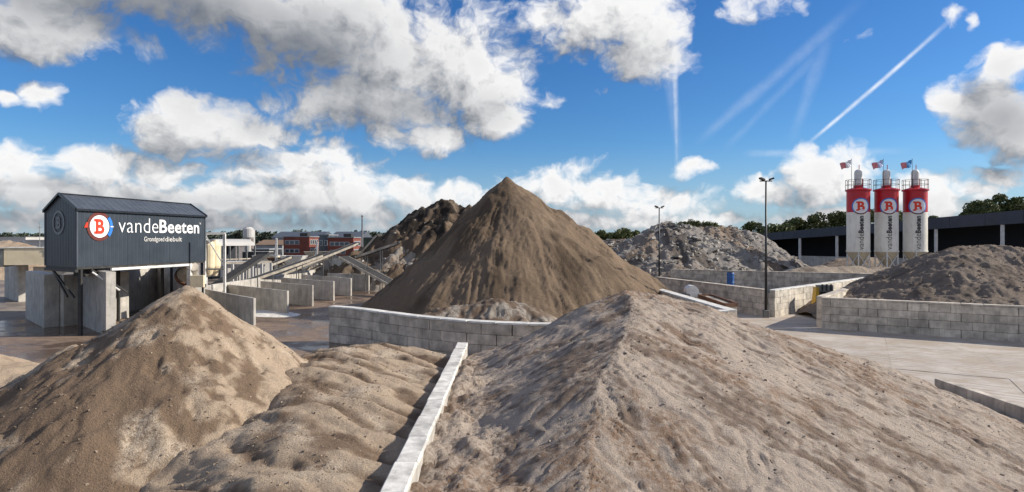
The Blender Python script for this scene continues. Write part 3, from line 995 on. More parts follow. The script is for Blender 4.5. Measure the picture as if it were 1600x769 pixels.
def block_wall(label, poly, rows, L, Hh, T, mat, cope=None, group=None, name='block_wall', gap=.016):
    pts, tot = arc_points(poly)
    n = max(1, round(tot / L)); L = tot / n
    o = thing(name, (poly[0][0], poly[0][1], 0), label, 'wall', group)
    full = block_mesh(L - gap, T, Hh - gap, mat); half = block_mesh(L / 2 - gap, T, Hh - gap, mat)
    core = MB()
    seg = max(2, int(tot / 1.5))
    for k in range(seg):
        a = at_s(pts, tot * k / seg + .03); c = at_s(pts, tot * (k + 1) / seg - (.03 if k == seg - 1 else 0))
        d = (c - a).normalized(); nn = Vector((-d.y, d.x)) * (T / 2 - .14)
        core.prism([tuple(a - nn), tuple(c - nn), tuple(c + nn), tuple(a + nn)], 0, rows * Hh - .03)
    core.build('core', M['core'], o)

    def put(me, s0, s1, z, nm):
        a = at_s(pts, s0); c = at_s(pts, s1)
        d = c - a
        q = bpy.data.objects.new(nm, me); COL.objects.link(q)
        q.parent = o
        mid = (a + c) / 2
        nrm = Vector((-d.y, d.x)).normalized() * random.uniform(-.022, .022)
        q.location = (mid.x + nrm.x - poly[0][0], mid.y + nrm.y - poly[0][1], z)
        q.rotation_euler = (0, 0, math.atan2(d.y, d.x) + random.uniform(-.008, .008))
    for r in range(rows):
        z = Hh * (r + .5)
        if r % 2 == 0:
            for k in range(n): put(full, k * L, (k + 1) * L, z, 'block')
        else:
            put(half, 0, L / 2, z, 'block')
            for k in range(n - 1): put(full, (k + .5) * L, (k + 1.5) * L, z, 'block')
            put(half, tot - L / 2, tot, z, 'block')
    if cope is not None:
        cm = block_mesh(L - .01, T + .06, .12, cope)
        for k in range(n): put(cm, k * L, (k + 1) * L, rows * Hh + .062, 'coping')
    return o


def P2(px, py, z=0.0):
    p = G(px, py, z)
    return (p.x, p.y)


mw = [P2(519, 478, 2.45), P2(560, 481, 2.45), P2(610, 488, 2.45), P2(670, 495, 2.45), P2(740, 501, 2.45), P2(810, 504.5, 2.45), P2(900, 506, 2.45), P2(980, 505, 2.45)]
block_wall('curved grey block wall with a white coping in front of the tall brown heap', mw, 4, 1.75, .585, .62, M['block'], M['coping'])
C0 = P2(1205, 496)
CL = (17.6, 74.0); CR = (47.5, 78.0)
dL = (Vector(CL) - Vector(C0)).normalized() * .33
block_wall('shaded left wing of the walled bay behind the tall lamp post', [(C0[0] + dL.x * 1.1, C0[1] + dL.y * 1.1), CL], 4, 1.2, .585, .6, M['block'], M['block'])
dR = (Vector(CR) - Vector(C0)).normalized() * .33
block_wall('sunlit right wing of the walled bay leading towards the silos', [(C0[0] + dR.x * .2, C0[1] + dR.y * .2), CR], 4, 1.2, .585, .6, M['block_warm'], M['coping'])
block_wall('long low block wall closing the back of the walled bay', [(24.0, 92.0), (47.2, 79.5)], 4, 1.6, .6, .6, M['block'], M['block'])
RW = [(24.3, 47.9), (34.8, 41.6), (46, 34.9)]
block_wall('long grey block wall holding back the dark gravel at the right edge', RW, 4, 1.25, .585, .66, M['block'], M['block'])
block_wall('short return wall at the left end of the gravel bay', [(24.55, 48.5), (31, 56.5)], 4, 1.25, .585, .62, M['block_warm'], M['block'])
block_wall('short block wall with a pale end behind the crest of the right foreground heap', [(14.1, 39.2), (13.4, 56)], 4, 1.6, .59, .66, M['block'], M['coping'])
block_wall('short pale cross wall behind the crest of the right foreground heap', [(11.2, 38.7), (13.7, 38.9)], 4, 1.25, .59, .6, M['block'], M['coping'])

# white dividing wall in the foreground
dv = thing('dividing_wall', (-2.15, 20, 0), 'white-topped concrete dividing wall running between the two foreground heaps', 'wall')
MB().prism([(-2.38, 4.5), (-1.96, 4.5), (-1.96, 26.9), (-2.38, 26.9)], 0, 2.33).build('wall_body', M['concrete'], dv)
y = 4.5
while y < 26.8:
    L = min(1.6, 26.95 - y)
    j1, j2, jz = random.uniform(-.02, .02), random.uniform(-.02, .02), random.uniform(-.012, .012)
    MB().prism([(-2.41 + j1, y + .008), (-1.93 + j1, y + .008), (-1.93 + j2, y + L - .008), (-2.41 + j2, y + L - .008)], 2.333, 2.46 + jz).build('coping', M['coping_worn'], dv, bevel=.03)
    y += L

# ------------------------------------------------------------------ lettering helpers
def text_geo(body, bold=0.0, spacing=1.0, res=4):
    cu = bpy.data.curves.new('t', 'FONT')
    cu.body = body; cu.size = 1.0; cu.offset = bold; cu.space_character = spacing
    cu.resolution_u = res; cu.fill_mode = 'FRONT'
    o = bpy.data.objects.new('t', cu); COL.objects.link(o)
    bpy.context.view_layer.update()
    me = bpy.data.meshes.new_from_object(o.evaluated_get(bpy.context.evaluated_depsgraph_get()))
    vs = [(v.co.x, v.co.y) for v in me.vertices]; fs = [tuple(p.vertices) for p in me.polygons]
    bpy.data.objects.remove(o); bpy.data.curves.remove(cu); bpy.data.meshes.remove(me)
    return vs, fs


def fit(vs, s0, s1, z0=None, z1=None):
    xs = [v[0] for v in vs]; ys = [v[1] for v in vs]
    a, c = min(xs), max(xs); d, e = min(ys), max(ys)
    if z0 is None: return vs
    return [(s0 + (x - a) / (c - a) * (s1 - s0), z0 + (y - d) / (e - d) * (z1 - z0)) for x, y in vs]


def put_flat(vs, fs, mapf, name, mat, parent):
    return MB().add([mapf(x, y) for x, y in vs], fs).build(name, mat, parent)


def ring_geo(cx, cy, r0, r1, a0=0.0, a1=360.0, n=40, sx=1.0, rad=1):
    vs = []; fs = []
    for k in range(n + 1):
        t = R(a0 + (a1 - a0) * k / n)
        for j in range(rad + 1):
            r = r0 + (r1 - r0) * j / rad
            vs.append((cx + r * math.cos(t) * sx, cy + r * math.sin(t)))
    w = rad + 1
    for k in range(n):
        for j in range(rad):
            fs.append((k * w + j, k * w + j + 1, (k + 1) * w + j + 1, (k + 1) * w + j))
    return vs, fs


def logo_B(cx, cy, h, sx=1.0):
    """letter B with slab serifs at the left"""
    vs, fs = text_geo('B', .035)
    vs = fit(vs, cx - .31 * h * sx, cx + .36 * h * sx, cy - h / 2, cy + h / 2)
    for zz in (cy + h / 2 - .09 * h, cy - h / 2 + .09 * h):
        n = len(vs)
        vs = vs + [(cx - .43 * h * sx, zz - .085 * h), (cx - .2 * h * sx, zz - .085 * h), (cx - .2 * h * sx, zz + .085 * h), (cx - .43 * h * sx, zz + .085 * h)]
        fs = fs + [(n, n + 1, n + 2, n + 3)]
    return vs, fs


# ------------------------------------------------------------------ navy shed on stilts
ZB, ZT, ZR = 4.97, 9.22, 10.35
A_ = Vector((-31.4, 44.0)); B_ = Vector((-29.0, 57.6)); C_ = Vector((-36.1, 47.2)); D_ = C_ + (B_ - A_)
shed = thing('raised_shed', ((A_.x + D_.x) / 2, (A_.y + D_.y) / 2, 0), 'navy clad shed on concrete stilts with vandeBeeten lettering and round B emblem', 'shed')


def ribbed(a, c, z0, z1, n_panels, name, mat, parent, outward, ztop=None, rib=.34, depth=.012):
    """cladding panels with small raised ribs along the wall line a-c"""
    d = (c - a); L = d.length; d = d / L
    nrm = Vector((d.y, -d.x)) * outward
    for k in range(n_panels):
        s0 = L * k / n_panels + .006; s1 = L * (k + 1) / n_panels - .006
        prof = []
        m = max(1, int((s1 - s0) / rib))
        for i in range(m):
            t0 = s0 + (s1 - s0) * i / m; w = (s1 - s0) / m
            prof += [(t0, 0), (t0 + w * .66, 0), (t0 + w * .74, depth), (t0 + w * .92, depth)]
        prof.append((s1, 0))
        vs = []
        for s, o in prof:
            p = a + d * s + nrm * o
            zt = z1 if ztop is None else ztop(s / L)
            vs += [(p.x, p.y, z0), (p.x, p.y, zt)]
        fs = [(2 * i, 2 * i + 2, 2 * i + 3, 2 * i + 1) for i in range(len(prof) - 1)]
        if outward < 0: fs = [f[::-1] for f in fs]
        MB().add(vs, fs).build(name, mat, parent)


ribbed(A_, B_, ZB, ZT, 6, 'wall_panel', M['navy'], shed, 1)
gab = lambda t: ZT + (ZR - ZT) * (1 - abs(t - .5) * 2)
ribbed(C_, A_, ZB, ZT, 4, 'gable_panel', M['navy'], shed, 1, ztop=gab, rib=.25)
ribbed(D_, C_, ZB, ZT, 6, 'wall_panel', M['navy'], shed, 1)
ribbed(B_, D_, ZB, ZT, 4, 'gable_panel', M['navy'], shed, 1, ztop=gab, rib=.25)
MB().prism([tuple(A_), tuple(B_), tuple(D_), tuple(C_)], ZB - .16, ZB - .01).build('floor_plate', M['steel_dark'], shed)
e1 = (B_ - A_).normalized(); e2 = (C_ - A_).normalized(); wid = (C_ - A_).length
for side in (0, 1):
    mid0 = A_ + e2 * wid / 2 - e1 * .15; mid1 = B_ + e2 * wid / 2 + e1 * .15
    ev = A_ - e2 * .14 if side == 0 else C_ + e2 * .14
    ev0 = ev - e1 * .15; ev1 = ev + (B_ - A_) + e1 * .15
    ze = ZT - .02
    n = 22
    for kk in range(4):
        vs = []; fs = []
        t0, t1 = kk / 4 + .0004, (kk + 1) / 4 - .0004
        m = 6
        for i in range(m + 1):
            for dt, dz in ((0, 0), (.012, .03), (.024, .0)) if i < m else ((0, 0),):
                t = t0 + (t1 - t0) * i / m + dt * (t1 - t0) / .25 * .6
                lo = ev0 + (ev1 - ev0) * t; hi = mid0 + (mid1 - mid0) * t
                vs += [(lo.x, lo.y, ze + dz), (hi.x, hi.y, ZR + .06 + dz)]
        fs = [(2 * i, 2 * i + 2, 2 * i + 3, 2 * i + 1) for i in range(len(vs) // 2 - 1)]
        if side: fs = [f[::-1] for f in fs]
        MB().add(vs, fs).build('roof_sheet', M['navy_roof'], shed)
    MB().bar((ev0.x, ev0.y, ze - .06), (ev1.x, ev1.y, ze - .06), .14, .16).build('gutter', M['navy_trim'], shed)
    for q0, q1, zz in ((ev0, mid0, 0), (ev1, mid1, 0)):
        MB().bar((q0.x, q0.y, ze + .0), (q1.x, q1.y, ZR + .07), .10, .16).build('verge_trim', M['navy_trim'], shed)
MB().bar((mid0.x, mid0.y, ZR + .09), (mid1.x, mid1.y, ZR + .09), .25, .06).build('ridge_cap', M['navy_trim'], shed)
for q in (A_, B_, C_, D_):
    MB().box((q.x, q.y, ZB), .12, .12, ZT - ZB - .02, math.atan2(e1.y, e1.x)).build('corner_trim', M['navy_roof'], shed)
# dark joint with a downpipe near the far end of the long side
q = A_ + (B_ - A_) * .845 + Vector((e1.y, -e1.x)) * .07
MB().box((q.x, q.y, ZB - .6), .06, .06, 2.35).build('downpipe', M['navy_trim'], shed)

nrmS = Vector((e1.y, -e1.x))
LS = (B_ - A_).length


def face_sz(px, py, a=A_, d=e1):
    """place on the wall line a + s*d that is seen at a pixel"""
    k = (px - 800) / F
    s = (k * a.y - a.x) / (d.x - k * d.y)
    y = a.y + d.y * s
    return s, H + (HZ - py) / F * y


def on_side(s, z, o=.045):
    p = A_ + e1 * s + nrmS * o
    return (p.x, p.y, z)


nrmG = Vector((-e2.y, e2.x))
if nrmG.y > 0: nrmG = -nrmG


def on_gable(s, z, o=.045):
    p = A_ + e2 * s + nrmG * o
    return (p.x, p.y, z)


sc0, zc = face_sz(155, 354)
rh_ = face_sz(155, 331)[1] - zc          # outer radius in height
rw_ = (face_sz(176, 354)[0] - face_sz(136, 354)[0]) / 2
sx = rw_ / rh_
lg = put_flat(*ring_geo(sc0, zc, rh_ * .74, rh_ * .98, 45, 315, sx=sx), lambda s, z: on_side(s, z, .045), 'logo_ring', M['logo_maroon'], shed)
put_flat(*ring_geo(sc0, zc, rh_ * .80, rh_ * 1.02, -42, 42, sx=sx * 1.04), lambda s, z: on_side(s, z, .046), 'logo_arc', M['logo_blue'], shed)
put_flat(*ring_geo(sc0, zc, 0.001, rh_ * .76, 0, 360, sx=sx), lambda s, z: on_side(s, z, .05), 'logo_disc', M['logo_white'], shed)
put_flat(*logo_B(sc0, zc, rh_ * 1.02, sx), lambda s, z: on_side(s, z, .058), 'logo_letter', M['logo_red'], shed)
put_flat([(sc0 - rw_ * 1.18, zc - .1), (sc0 - rw_ * .95, zc - .1), (sc0 - rw_ * .9, zc + .28), (sc0 - rw_ * 1.0, zc + .28)], [(0, 1, 2, 3)], lambda s, z: on_side(s, z, .052), 'logo_point', M['logo_red'], shed)
put_flat([(sc0 + rw_ * .86, zc - .03), (sc0 + rw_ * 1.1, zc - .03), (sc0 + rw_ * 1.1, zc + .05), (sc0 + rw_ * .86, zc + .05)], [(0, 1, 2, 3)], lambda s, z: on_side(s, z, .054), 'logo_tick', M['logo_white'], shed)
zbase = face_sz(246, 364.2)[1]
ztop_d = face_sz(234, 341.5)[1]; ztop_B = face_sz(252, 343.5)[1]
vs, fs = text_geo('vande', -.012, 1.03)
vs = fit(vs, face_sz(184.5, 350)[0], face_sz(246.5, 350)[0], zbase, ztop_d)
put_flat(vs, fs, on_side, 'lettering_light', M['logo_white'], shed)
vs, fs = text_geo('Beeten', .017, 1.04)
vs = fit(vs, face_sz(248.5, 350)[0], face_sz(310.5, 350)[0], zbase, ztop_B)
put_flat(vs, fs, on_side, 'lettering_bold', M['logo_white'], shed)
for word, p0, p1, yb in (('Grondgoed', 224.5, 256.0, 379.4), ('diebult', 257.5, 283.5, 377.4)):
    vs, fs = text_geo(word, .004)
    vs = fit(vs, face_sz(p0, 374)[0], face_sz(p1, 374)[0], face_sz(260, yb)[1], face_sz(260, 370)[1])
    put_flat(vs, fs, on_side, 'lettering_small', M['white_steel'], shed)
vs, fs = text_geo('TM', .01)
vs = fit(vs, face_sz(310.8, 350)[0], face_sz(313.2, 350)[0], face_sz(312, 351)[1], face_sz(312, 348)[1])
put_flat(vs, fs, on_side, 'lettering_mark', M['white_steel'], shed)
# pale emblem on the gable
sg = -(A_ - C_).length
s0, zg = face_sz(92, 348, A_, e2)
rz_ = face_sz(92, 329, A_, e2)[1] - zg
rx_ = abs(face_sz(83, 348, A_, e2)[0] - face_sz(101.5, 348, A_, e2)[0]) / 2
put_flat(*ring_geo(s0, zg, rz_ * .80, rz_ * 1.0, 0, 360, sx=rx_ / rz_), on_gable, 'gable_logo_ring', M['logo_grey'], shed)
vs, fs = logo_B(-s0, zg, rz_ * 1.0, rx_ / rz_)
put_flat([(-x, y) for x, y in vs], fs, on_gable, 'gable_logo_letter', M['logo_grey'], shed)

# steelwork below the shed
un = [A_ + e1 * 1.0, A_ + e1 * 4.6, A_ + e1 * 8.4, B_ - e1 * 1.2]
q0, q1 = A_ + e1 * 3.0 + nrmS * .02, B_ - e1 * 2.0 + nrmS * .02
MB().bar((q0.x, q0.y, ZB - .28), (q1.x, q1.y, ZB - .28), .16, .2).build('edge_beam', M['white_steel'], shed)
MB().bar((A_.x, A_.y, ZB - .26), (C_.x, C_.y, ZB - .26), .2, .2).build('gable_beam', M['steel_dark'], shed)
for q, mt, w in ((A_ + e1 * .3, 'steel_dark', .22), (B_ - e1 * 2.1, 'white_steel', .34), (D_ - e1 * .3, 'steel_dark', .22), (A_ + e1 * 10.4 + e2 * 3, 'steel_dark', .2), (A_ + e1 * 6 + e2 * 4, 'steel_dark', .2)):
    MB().box((q.x, q.y, 0), w, w, ZB - .17).build('column', M[mt], shed)
for a, c in ((C_ + e1 * .5, A_ + e2 * 1.6), (C_ + e2 * -1.2, A_ + e2 * .4), (A_ + e1 * 1.2, A_ + e1 * 4.6)):
    MB().bar((a.x, a.y, ZB - .2), (c.x, c.y, ZB - 2.2), .12).build('brace', M['steel_dark'], shed)
a = A_ + e1 * .6 + nrmS * .7
MB().tube((a.x, a.y, 4.6), (a.x + 1.5, a.y + .8, 3.2), .07).build('chute_rod', M['white_steel'], shed)
for k in range(3):
    a = A_ + e1 * (1.0 + k * .5) + e2 * (1.2 + k)
    MB().box((a.x, a.y, ZB - .75), .8, .6, .5, k * .4).build('drive_unit', M['steel_dark'], shed)

# ------------------------------------------------------------------ concrete bays
def panel_wall(label, a, c, z1, T, mat=None, pw=1.9, name='bay_wall', group='concrete bay walls', z0=0.0):
    a = Vector(a); c = Vector(c)
    d = (c - a); L = d.length; d /= L
    nn = Vector((-d.y, d.x)) * T / 2
    o = thing(name, (a.x, a.y, 0), label, 'wall', group)
    n = max(1, round(L / pw))
    for k in range(n):
        p = a + d * (L * k / n + .012); q = a + d * (L * (k + 1) / n - .012)
        MB().prism([tuple(p - nn), tuple(q - nn), tuple(q + nn), tuple(p + nn)], z0, z1 + random.uniform(-.015, .015)).build('panel', mat or M['concrete'], o, bevel=.015)
    return o


panel_wall('thick concrete stilt wall under the gable of the navy shed', (-36.6, 48.5), (-42.6, 54.2), 4.2, 1.0, pw=3.2)
panel_wall('sunlit concrete cross wall between the stilt wall and the shed gable', (-36.15, 48.9), (-34.4, 54.5), 4.15, .5, pw=2.8)
panel_wall('tall concrete stilt wall under the near corner of the navy shed', (-29.2, 44.4), (-36.2, 51.2), 4.62, .62, pw=2.4)
panel_wall('tall concrete stilt wall under the far corner of the navy shed', (-29.6, 57.0), (-37.4, 64.5), 4.6, .6, pw=2.4)
panel_wall('shadowed concrete back wall beneath the navy shed', (-36.4, 51.5), (-37.6, 64.4), 4.5, .5, pw=2.2)
names = ['nearest', 'second nearest', 'third', 'fourth', 'fifth']
ends = [((398, 509), (322, 452)), ((450, 492), (354, 444)), ((489, 479), (408, 439)), ((522, 470), (440, 434)), ((549, 463), (472, 429))]
for k, (rb, lt) in enumerate(ends):
    p = G(*rb); q = G(lt[0], lt[1], 2.22)
    panel_wall('%s of the low concrete bay partitions in a row beside the wet mud' % names[k] if k != 0 else 'nearest of the low concrete bay partitions in a row beside the wet mud', (p.x, p.y), (q.x, q.y), 2.22, .2, pw=2.6)
p = G(577, 455); q = G(512, 428, 2.2)
panel_wall('farthest concrete bay partition with a taller wall behind it', (p.x, p.y), (q.x, q.y), 2.3, .22, pw=2.6)
panel_wall('tall grey concrete wall behind the farthest bay partition', (-21.6, 88.5), (-27.5, 93.5), 4.0, .3, pw=2.6)
panel_wall('pale back wall joining the row of concrete bay partitions', (-30.4, 58.5), (-29.8, 92), 2.42, .3, pw=3.0)
# white sand spilled in the bays
for i, (px, py, r, lab) in enumerate([(425, 492, 2.2, 'pale sand spilled between the two nearest bay partitions'), (600, 452, 3.0, 'pale sand spilled at the foot of the sloping conveyor')]):
    c = G(px, py)
    bs = lambda X, Y, c=c, r=r: ridge(X, Y, [(c.x - r, c.y + r * .6, .28), (c.x + r * .5, c.y - r * .2, .16)], .14, .12, .14, .14, .4)
    heap('sand_spill', lab, 'sand', M['coping'], c.x - 3 * r, c.x + 3 * r, c.y - 3 * r, c.y + 3 * r, .16, bs, lambda X, Y, h, gx, gy, gl: .07 * fbm(X, Y, 3, .6, 500), lambda X, Y, h, gx, gy: X * 0, floor=.012)

base_g = lambda X, Y: ridge(X, Y, [p_(428, 416, 97), p_(462, 408, 98), p_(500, 402, 100), p_(540, 404, 100), p_(560, 412, 99)], .5, .5, .55, .5, .6)
gh, gf = heap('rubble_heap', 'pale heap of broken stone behind the conveyors and the bay partitions', 'rubble heap', M['debris'], -48, -20, 88, 112, .22, base_g,
     lambda X, Y, h, gx, gy, gl: .5 * fbm(X * .4, Y * .4, 4, .6, 521), lambda X, Y, h, gx, gy: .1 + .8 * fbm(X * .3, Y * .3, 3, .5, 522), lambda X, Y, h, gx, gy: X * 0 + .5)
scatter(gf, (-46, -22, 90, 104), 320, .12, .5, M['stone'], 'stones', gh)

# cream cabin and concrete bay behind the shed
cc = thing('site_cabin', (-52, 67, 0), 'cream site cabin on concrete walls at the left edge behind the navy shed', 'cabin')
MB().prism([(-55.0, 66), (-48.5, 68), (-49.3, 70.5), (-55.8, 68.5)], 4.2, 6.05).build('body', M['cream'], cc)
MB().prism([(-55.15, 65.85), (-48.4, 67.9), (-49.2, 70.7), (-56.0, 68.6)], 6.053, 6.14).build('roof', M['coping'], cc)
MB().prism([(-55.06, 66.0), (-55.9, 68.6), (-57.6, 68.0), (-56.8, 65.5)], 4.0, 6.0).build('side_panel', M['steel_grey'], cc)
MB().prism([(-51.35, 67.06), (-49.4, 67.66), (-49.42, 67.74), (-51.37, 67.14)], 5.2, 5.75).build('window', M['glass'], cc)
MB().prism([(-51.5, 66.98), (-49.3, 67.64), (-49.32, 67.72), (-51.52, 67.06)], 5.77, 5.85).build('window_frame', M['frame'], cc)
panel_wall('grey concrete wall under the left end of the cream cabin', (-54.7, 68.3), (-61, 74), 4.1, .9, pw=3)
panel_wall('white concrete wall under the cream cabin', (-54.0, 68.9), (-48.2, 70.3), 3.9, .5, mat=M['far_white'], pw=2.6)

# ------------------------------------------------------------------ conveyors and plant
def conveyor(label, a, c, w, legs, sides='conv', group='belt conveyors'):
    a = Vector(a); c = Vector(c)
    o = thing('conveyor', (a.x, a.y, 0), label, 'conveyor', group)
    d = (c - a).normalized(); sd = d.cross(Vector((0, 0, 1))).normalized() * w / 2
    up = sd.cross(d).normalized()
    if up.z < 0: up = -up
    for s in (-1, 1):
        MB().bar(a + sd * s, c + sd * s, .09, .30).build('side_rail', M[sides], o)
    MB().bar(a + up * .12, c + up * .12, w * .9, .05).build('belt', M['belt'], o)
    MB().bar(a - up * .22, c - up * .22, w * .8, .05).build('return_belt', M['belt'], o)
    for e in (a, c):
        MB().tube(e - sd * 1.05, e + sd * 1.05, .2, n=12).build('drum', M['steel_dark'], o)
    n = max(3, int((c - a).length / 2.0))
    for k in range(1, n):
        m = a + (c - a) * k / n
        MB().bar(m - sd - up * .14, m + sd - up * .14, .06).build('cross_bar', M[sides], o)
    for t in legs:
        m = a + (c - a) * t
        for s in (-1, 1):
            MB().bar(m + sd * s, (m.x + sd.x * s * 1.2, m.y + sd.y * s * 1.2, 0), .1).build('leg', M['steel_grey'], o)
    return o


conveyor('dark conveyor rising from the bays beside the white steel frame', W(338, 446, 66), W(412, 398, 72), 1.4, (.35, .75), 'steel_dark')
conveyor('long dusty conveyor crossing above the middle bay partitions', W(385, 440, 72), W(500, 400, 80), 1.2, (.3, .7))
conveyor('long pale conveyor rising to the right above the bay partitions', W(430, 432, 80), W(556, 381, 90), 1.2, (.3, .6))
conveyor('conveyor sloping down to the right onto the foot of the tall brown heap', W(537, 402, 86), W(618, 446, 74), 1.5, (.3,))
conveyor('stacking conveyor climbing over the rubble bank to the dark heap', W(556, 402, 80), W(622, 380, 80), 1.1, (.25, .6))
conveyor('steep pale conveyor in front of the dark earth heap', W(556, 408, 92), W(592, 368, 90), 1.0, (.4,))

pf = thing('portal_tower', (-29.5, 62, 0), 'white steel portal tower with cream vessels standing behind the navy shed', 'tower')
fp = [W(320, 366, 61), W(351, 366, 61.5), W(322, 364, 66), W(350, 364, 66.5)]
for q in fp:
    MB().bar((q.x, q.y, 0), (q.x, q.y, 7.55), .2).build('post', M['white_steel'], pf)
for i, j in ((0, 1), (2, 3), (0, 2), (1, 3)):
    MB().bar((fp[i].x, fp[i].y, 7.6), (fp[j].x, fp[j].y, 7.6), .2).build('beam', M['white_steel'], pf)
    MB().bar((fp[i].x, fp[i].y, 4.0), (fp[j].x, fp[j].y, 4.0), .16).build('platform_beam', M['steel_grey'], pf)
for i, (px, D) in enumerate(((327, 62.5), (336, 63.5))):
    q = W(px, 374, D)
    MB().lathe((q.x, q.y, 0), [(.2, 3.2), (.55, 4.2), (.55, 6.4), (.3, 6.9)], 14).build('vessel', M['cream'], pf, smooth=False)
MB().bar((fp[0].x, fp[0].y, 7.5), (fp[1].x, fp[1].y, 4.2), .1).build('brace', M['white_steel'], pf)

dm = thing('mixing_drum', tuple(W(300, 374, 56))[:2] + (0,), 'dusty mixing drum with a cream control box below the right end of the navy shed', 'drum')
c = W(297, 424, 56.0)
MB().tube((c.x - .7, c.y + .6, c.z - .6), (c.x + .3, c.y - .2, c.z + .5), .95, .55, 18).build('drum', M['conv'], dm)
MB().tube((c.x - .75, c.y + .64, c.z - .65), (c.x - .55, c.y + .5, c.z - .45), 1.0, 1.0, 18).build('drum_ring', M['rust'], dm)
c = W(309, 440, 54.5)
MB().box((c.x, c.y, c.z - .5), 1.1, .5, 1.05, .15).build('control_box', M['cream'], dm)
for s in (-.4, .4):
    MB().box((c.x + s, c.y + .1, 0), .14, .14, c.z - .5).build('leg', M['steel_dark'], dm)
MB().bar((c.x + .5, c.y + .2, c.z - .4), (c.x - 1.0, c.y + 1.6, c.z + .1), .3).build('drum_cradle', M['steel_grey'], dm)

def machine(name, label, cat, px, py, D, body_mat, hop_mat, s=1.0, rz=0.0):
    c = W(px, py, D)
    o = thing(name, (c.x, c.y, 0), label, cat)
    ca_, sa_ = math.cos(rz), math.sin(rz)
    L = lambda x, y: (c.x + (ca_ * x - sa_ * y) * s, c.y + (sa_ * x + ca_ * y) * s)
    for x, y in ((-1.6, -.7), (1.6, -.7), (1.6, .7), (-1.6, .7)):
        q = L(x, y); MB().box((q[0], q[1], 0), .2 * s, .2 * s, 1.4 * s, rz).build('leg', M['steel_dark'], o)
    q = L(0, 0); MB().box((q[0], q[1], 1.4 * s), 3.8 * s, 1.7 * s, 1.1 * s, rz).build('body', M[body_mat], o, bevel=.06)
    b0 = [L(-1.0, -.6), L(.6, -.6), L(.6, .6), L(-1.0, .6)]; b1 = [L(-1.7, -1.1), L(1.3, -1.1), L(1.3, 1.1), L(-1.7, 1.1)]
    vs = [(x, y, 2.5 * s) for x, y in b0] + [(x, y, 3.7 * s) for x, y in b1]
    MB().add(vs, [(0, 1, 5, 4), (1, 2, 6, 5), (2, 3, 7, 6), (3, 0, 4, 7), (3, 2, 1, 0)]).build('hopper', M[hop_mat], o)
    q = L(1.7, .2); MB().tube((q[0], q[1], 2.5 * s), (q[0], q[1], 3.3 * s), .35 * s, n=12).build('motor', M['steel_grey'], o)
    p0 = L(1.6, 0); p1 = L(3.4, 0)
    MB().bar((p0[0], p0[1], 1.6 * s), (p1[0], p1[1], 2.6 * s), .7 * s, .2).build('feed_arm', M['conv'], o)
    return o


machine('screening_machine', 'dusty screening machine with hopper left of the conveyors', 'machine', 462, 400, 96, 'conv', 'white_steel', 1.2)
machine('crusher', 'grey crusher with a pale hopper between the conveyors and the red buildings', 'machine', 498, 396, 100, 'steel_grey', 'conv', 1.35, .3)
machine('sorting_machine', 'small pale sorting machine with a hopper right of the crusher', 'machine', 520, 398, 104, 'white_steel', 'rust', 1.0, -.3)
machine('wash_plant', 'cream wash plant with a hopper behind the pale tank wall', 'machine', 438, 402, 98, 'cream', 'rust', 1.1, .2)

def container(label, px, D, L, hgt, mat, rz, z0=0.0):
    c = W(px, 374, D)
    o = thing('site_container', (c.x, c.y, z0), label, 'container', 'small containers among the plant')
    MB().box((c.x, c.y, z0), L, 2.2, hgt, rz).build('body', M[mat], o, bevel=.05)
    MB().box((c.x, c.y, z0 + hgt + .003), L + .1, 2.3, .1, rz).build('roof', M['far_white'], o)
    ca_, sa_ = math.cos(rz), math.sin(rz)
    for k in range(5):
        u = -L / 2 + L * (k + .5) / 5; v = -1.13
        MB().box((c.x + ca_ * u - sa_ * v, c.y + sa_ * u + ca_ * v, z0 + .1), .12, .08, hgt - .2, rz).build('rib', M[mat], o)
    return o


container('white site container in front of the left red office', 452, 112, 5.0, 3.4, 'white_steel', .1)
container('rust-red site container beside the crusher', 478, 108, 3.6, 3.2, 'rust', -.2)
container('grey site container left of the mast', 548, 112, 4.4, 3.6, 'steel_grey', .15)
container('cream site container behind the pale tank', 416, 104, 4.0, 4.2, 'cream', .1)
container('dark site container right of the barrel shed', 403, 116, 5.0, 4.6, 'steel_dark', 0)
conveyor('short dark conveyor crossing behind the long pale one', W(470, 420, 92), W(528, 392, 96), 1.0, (.3, .8), 'steel_grey')
conveyor('short conveyor dropping left from the screening machine', W(412, 418, 90), W(452, 402, 94), 1.0, (.4,), 'conv')
for lab, px0, px1, D, zz0, zz1 in (('grey lattice mast among the conveyors', 432, 432, 95, 0, 7.2), ('leaning white pipe mast beside the crusher', 492, 496, 97, 0, 6.6)):
    a = W(px0, 374, D); c = W(px1, 374, D)
    o = thing('steel_mast', (a.x, a.y, 0), lab, 'mast')
    for sx_, sy_ in ((-.2, -.2), (.2, -.2), (.2, .2), (-.2, .2)):
        MB().bar((a.x + sx_, a.y + sy_, 0), (c.x + sx_ * .4, c.y + sy_ * .4, zz1), .07).build('chord', M['white_steel'], o)
    for k in range(6):
        z = .5 + k * (zz1 - 1) / 6
        MB().bar((a.x - .2, a.y - .2, z), (a.x + .2 + (c.x - a.x) * z / zz1, a.y - .2, z + .9), .05).build('lacing', M['white_steel'], o)

# pale round tank and open barrel shed behind the bays
tk = thing('settling_tank', (-40, 88, 0), 'long low pale tank behind the bay partitions', 'tank')
MB().prism([tuple(W(350, 0, 84))[:2], tuple(W(422, 0, 88))[:2], tuple(W(424, 0, 96))[:2], tuple(W(356, 0, 96))[:2]], 0, 3.6).build('tank_wall', M['far_white'], tk)
a = W(348, 400, 83.5); c = W(424, 398, 87.5)
MB().bar((a.x, a.y, 3.75), (c.x, c.y, 3.75), .3, .25).build('rim', M['conv'], tk)
for k in range(6):
    m = a + (c - a) * k / 5
    MB().box((m.x, m.y - .1, 0), .3, .3, 3.6).build('buttress', M['far_white'], tk)

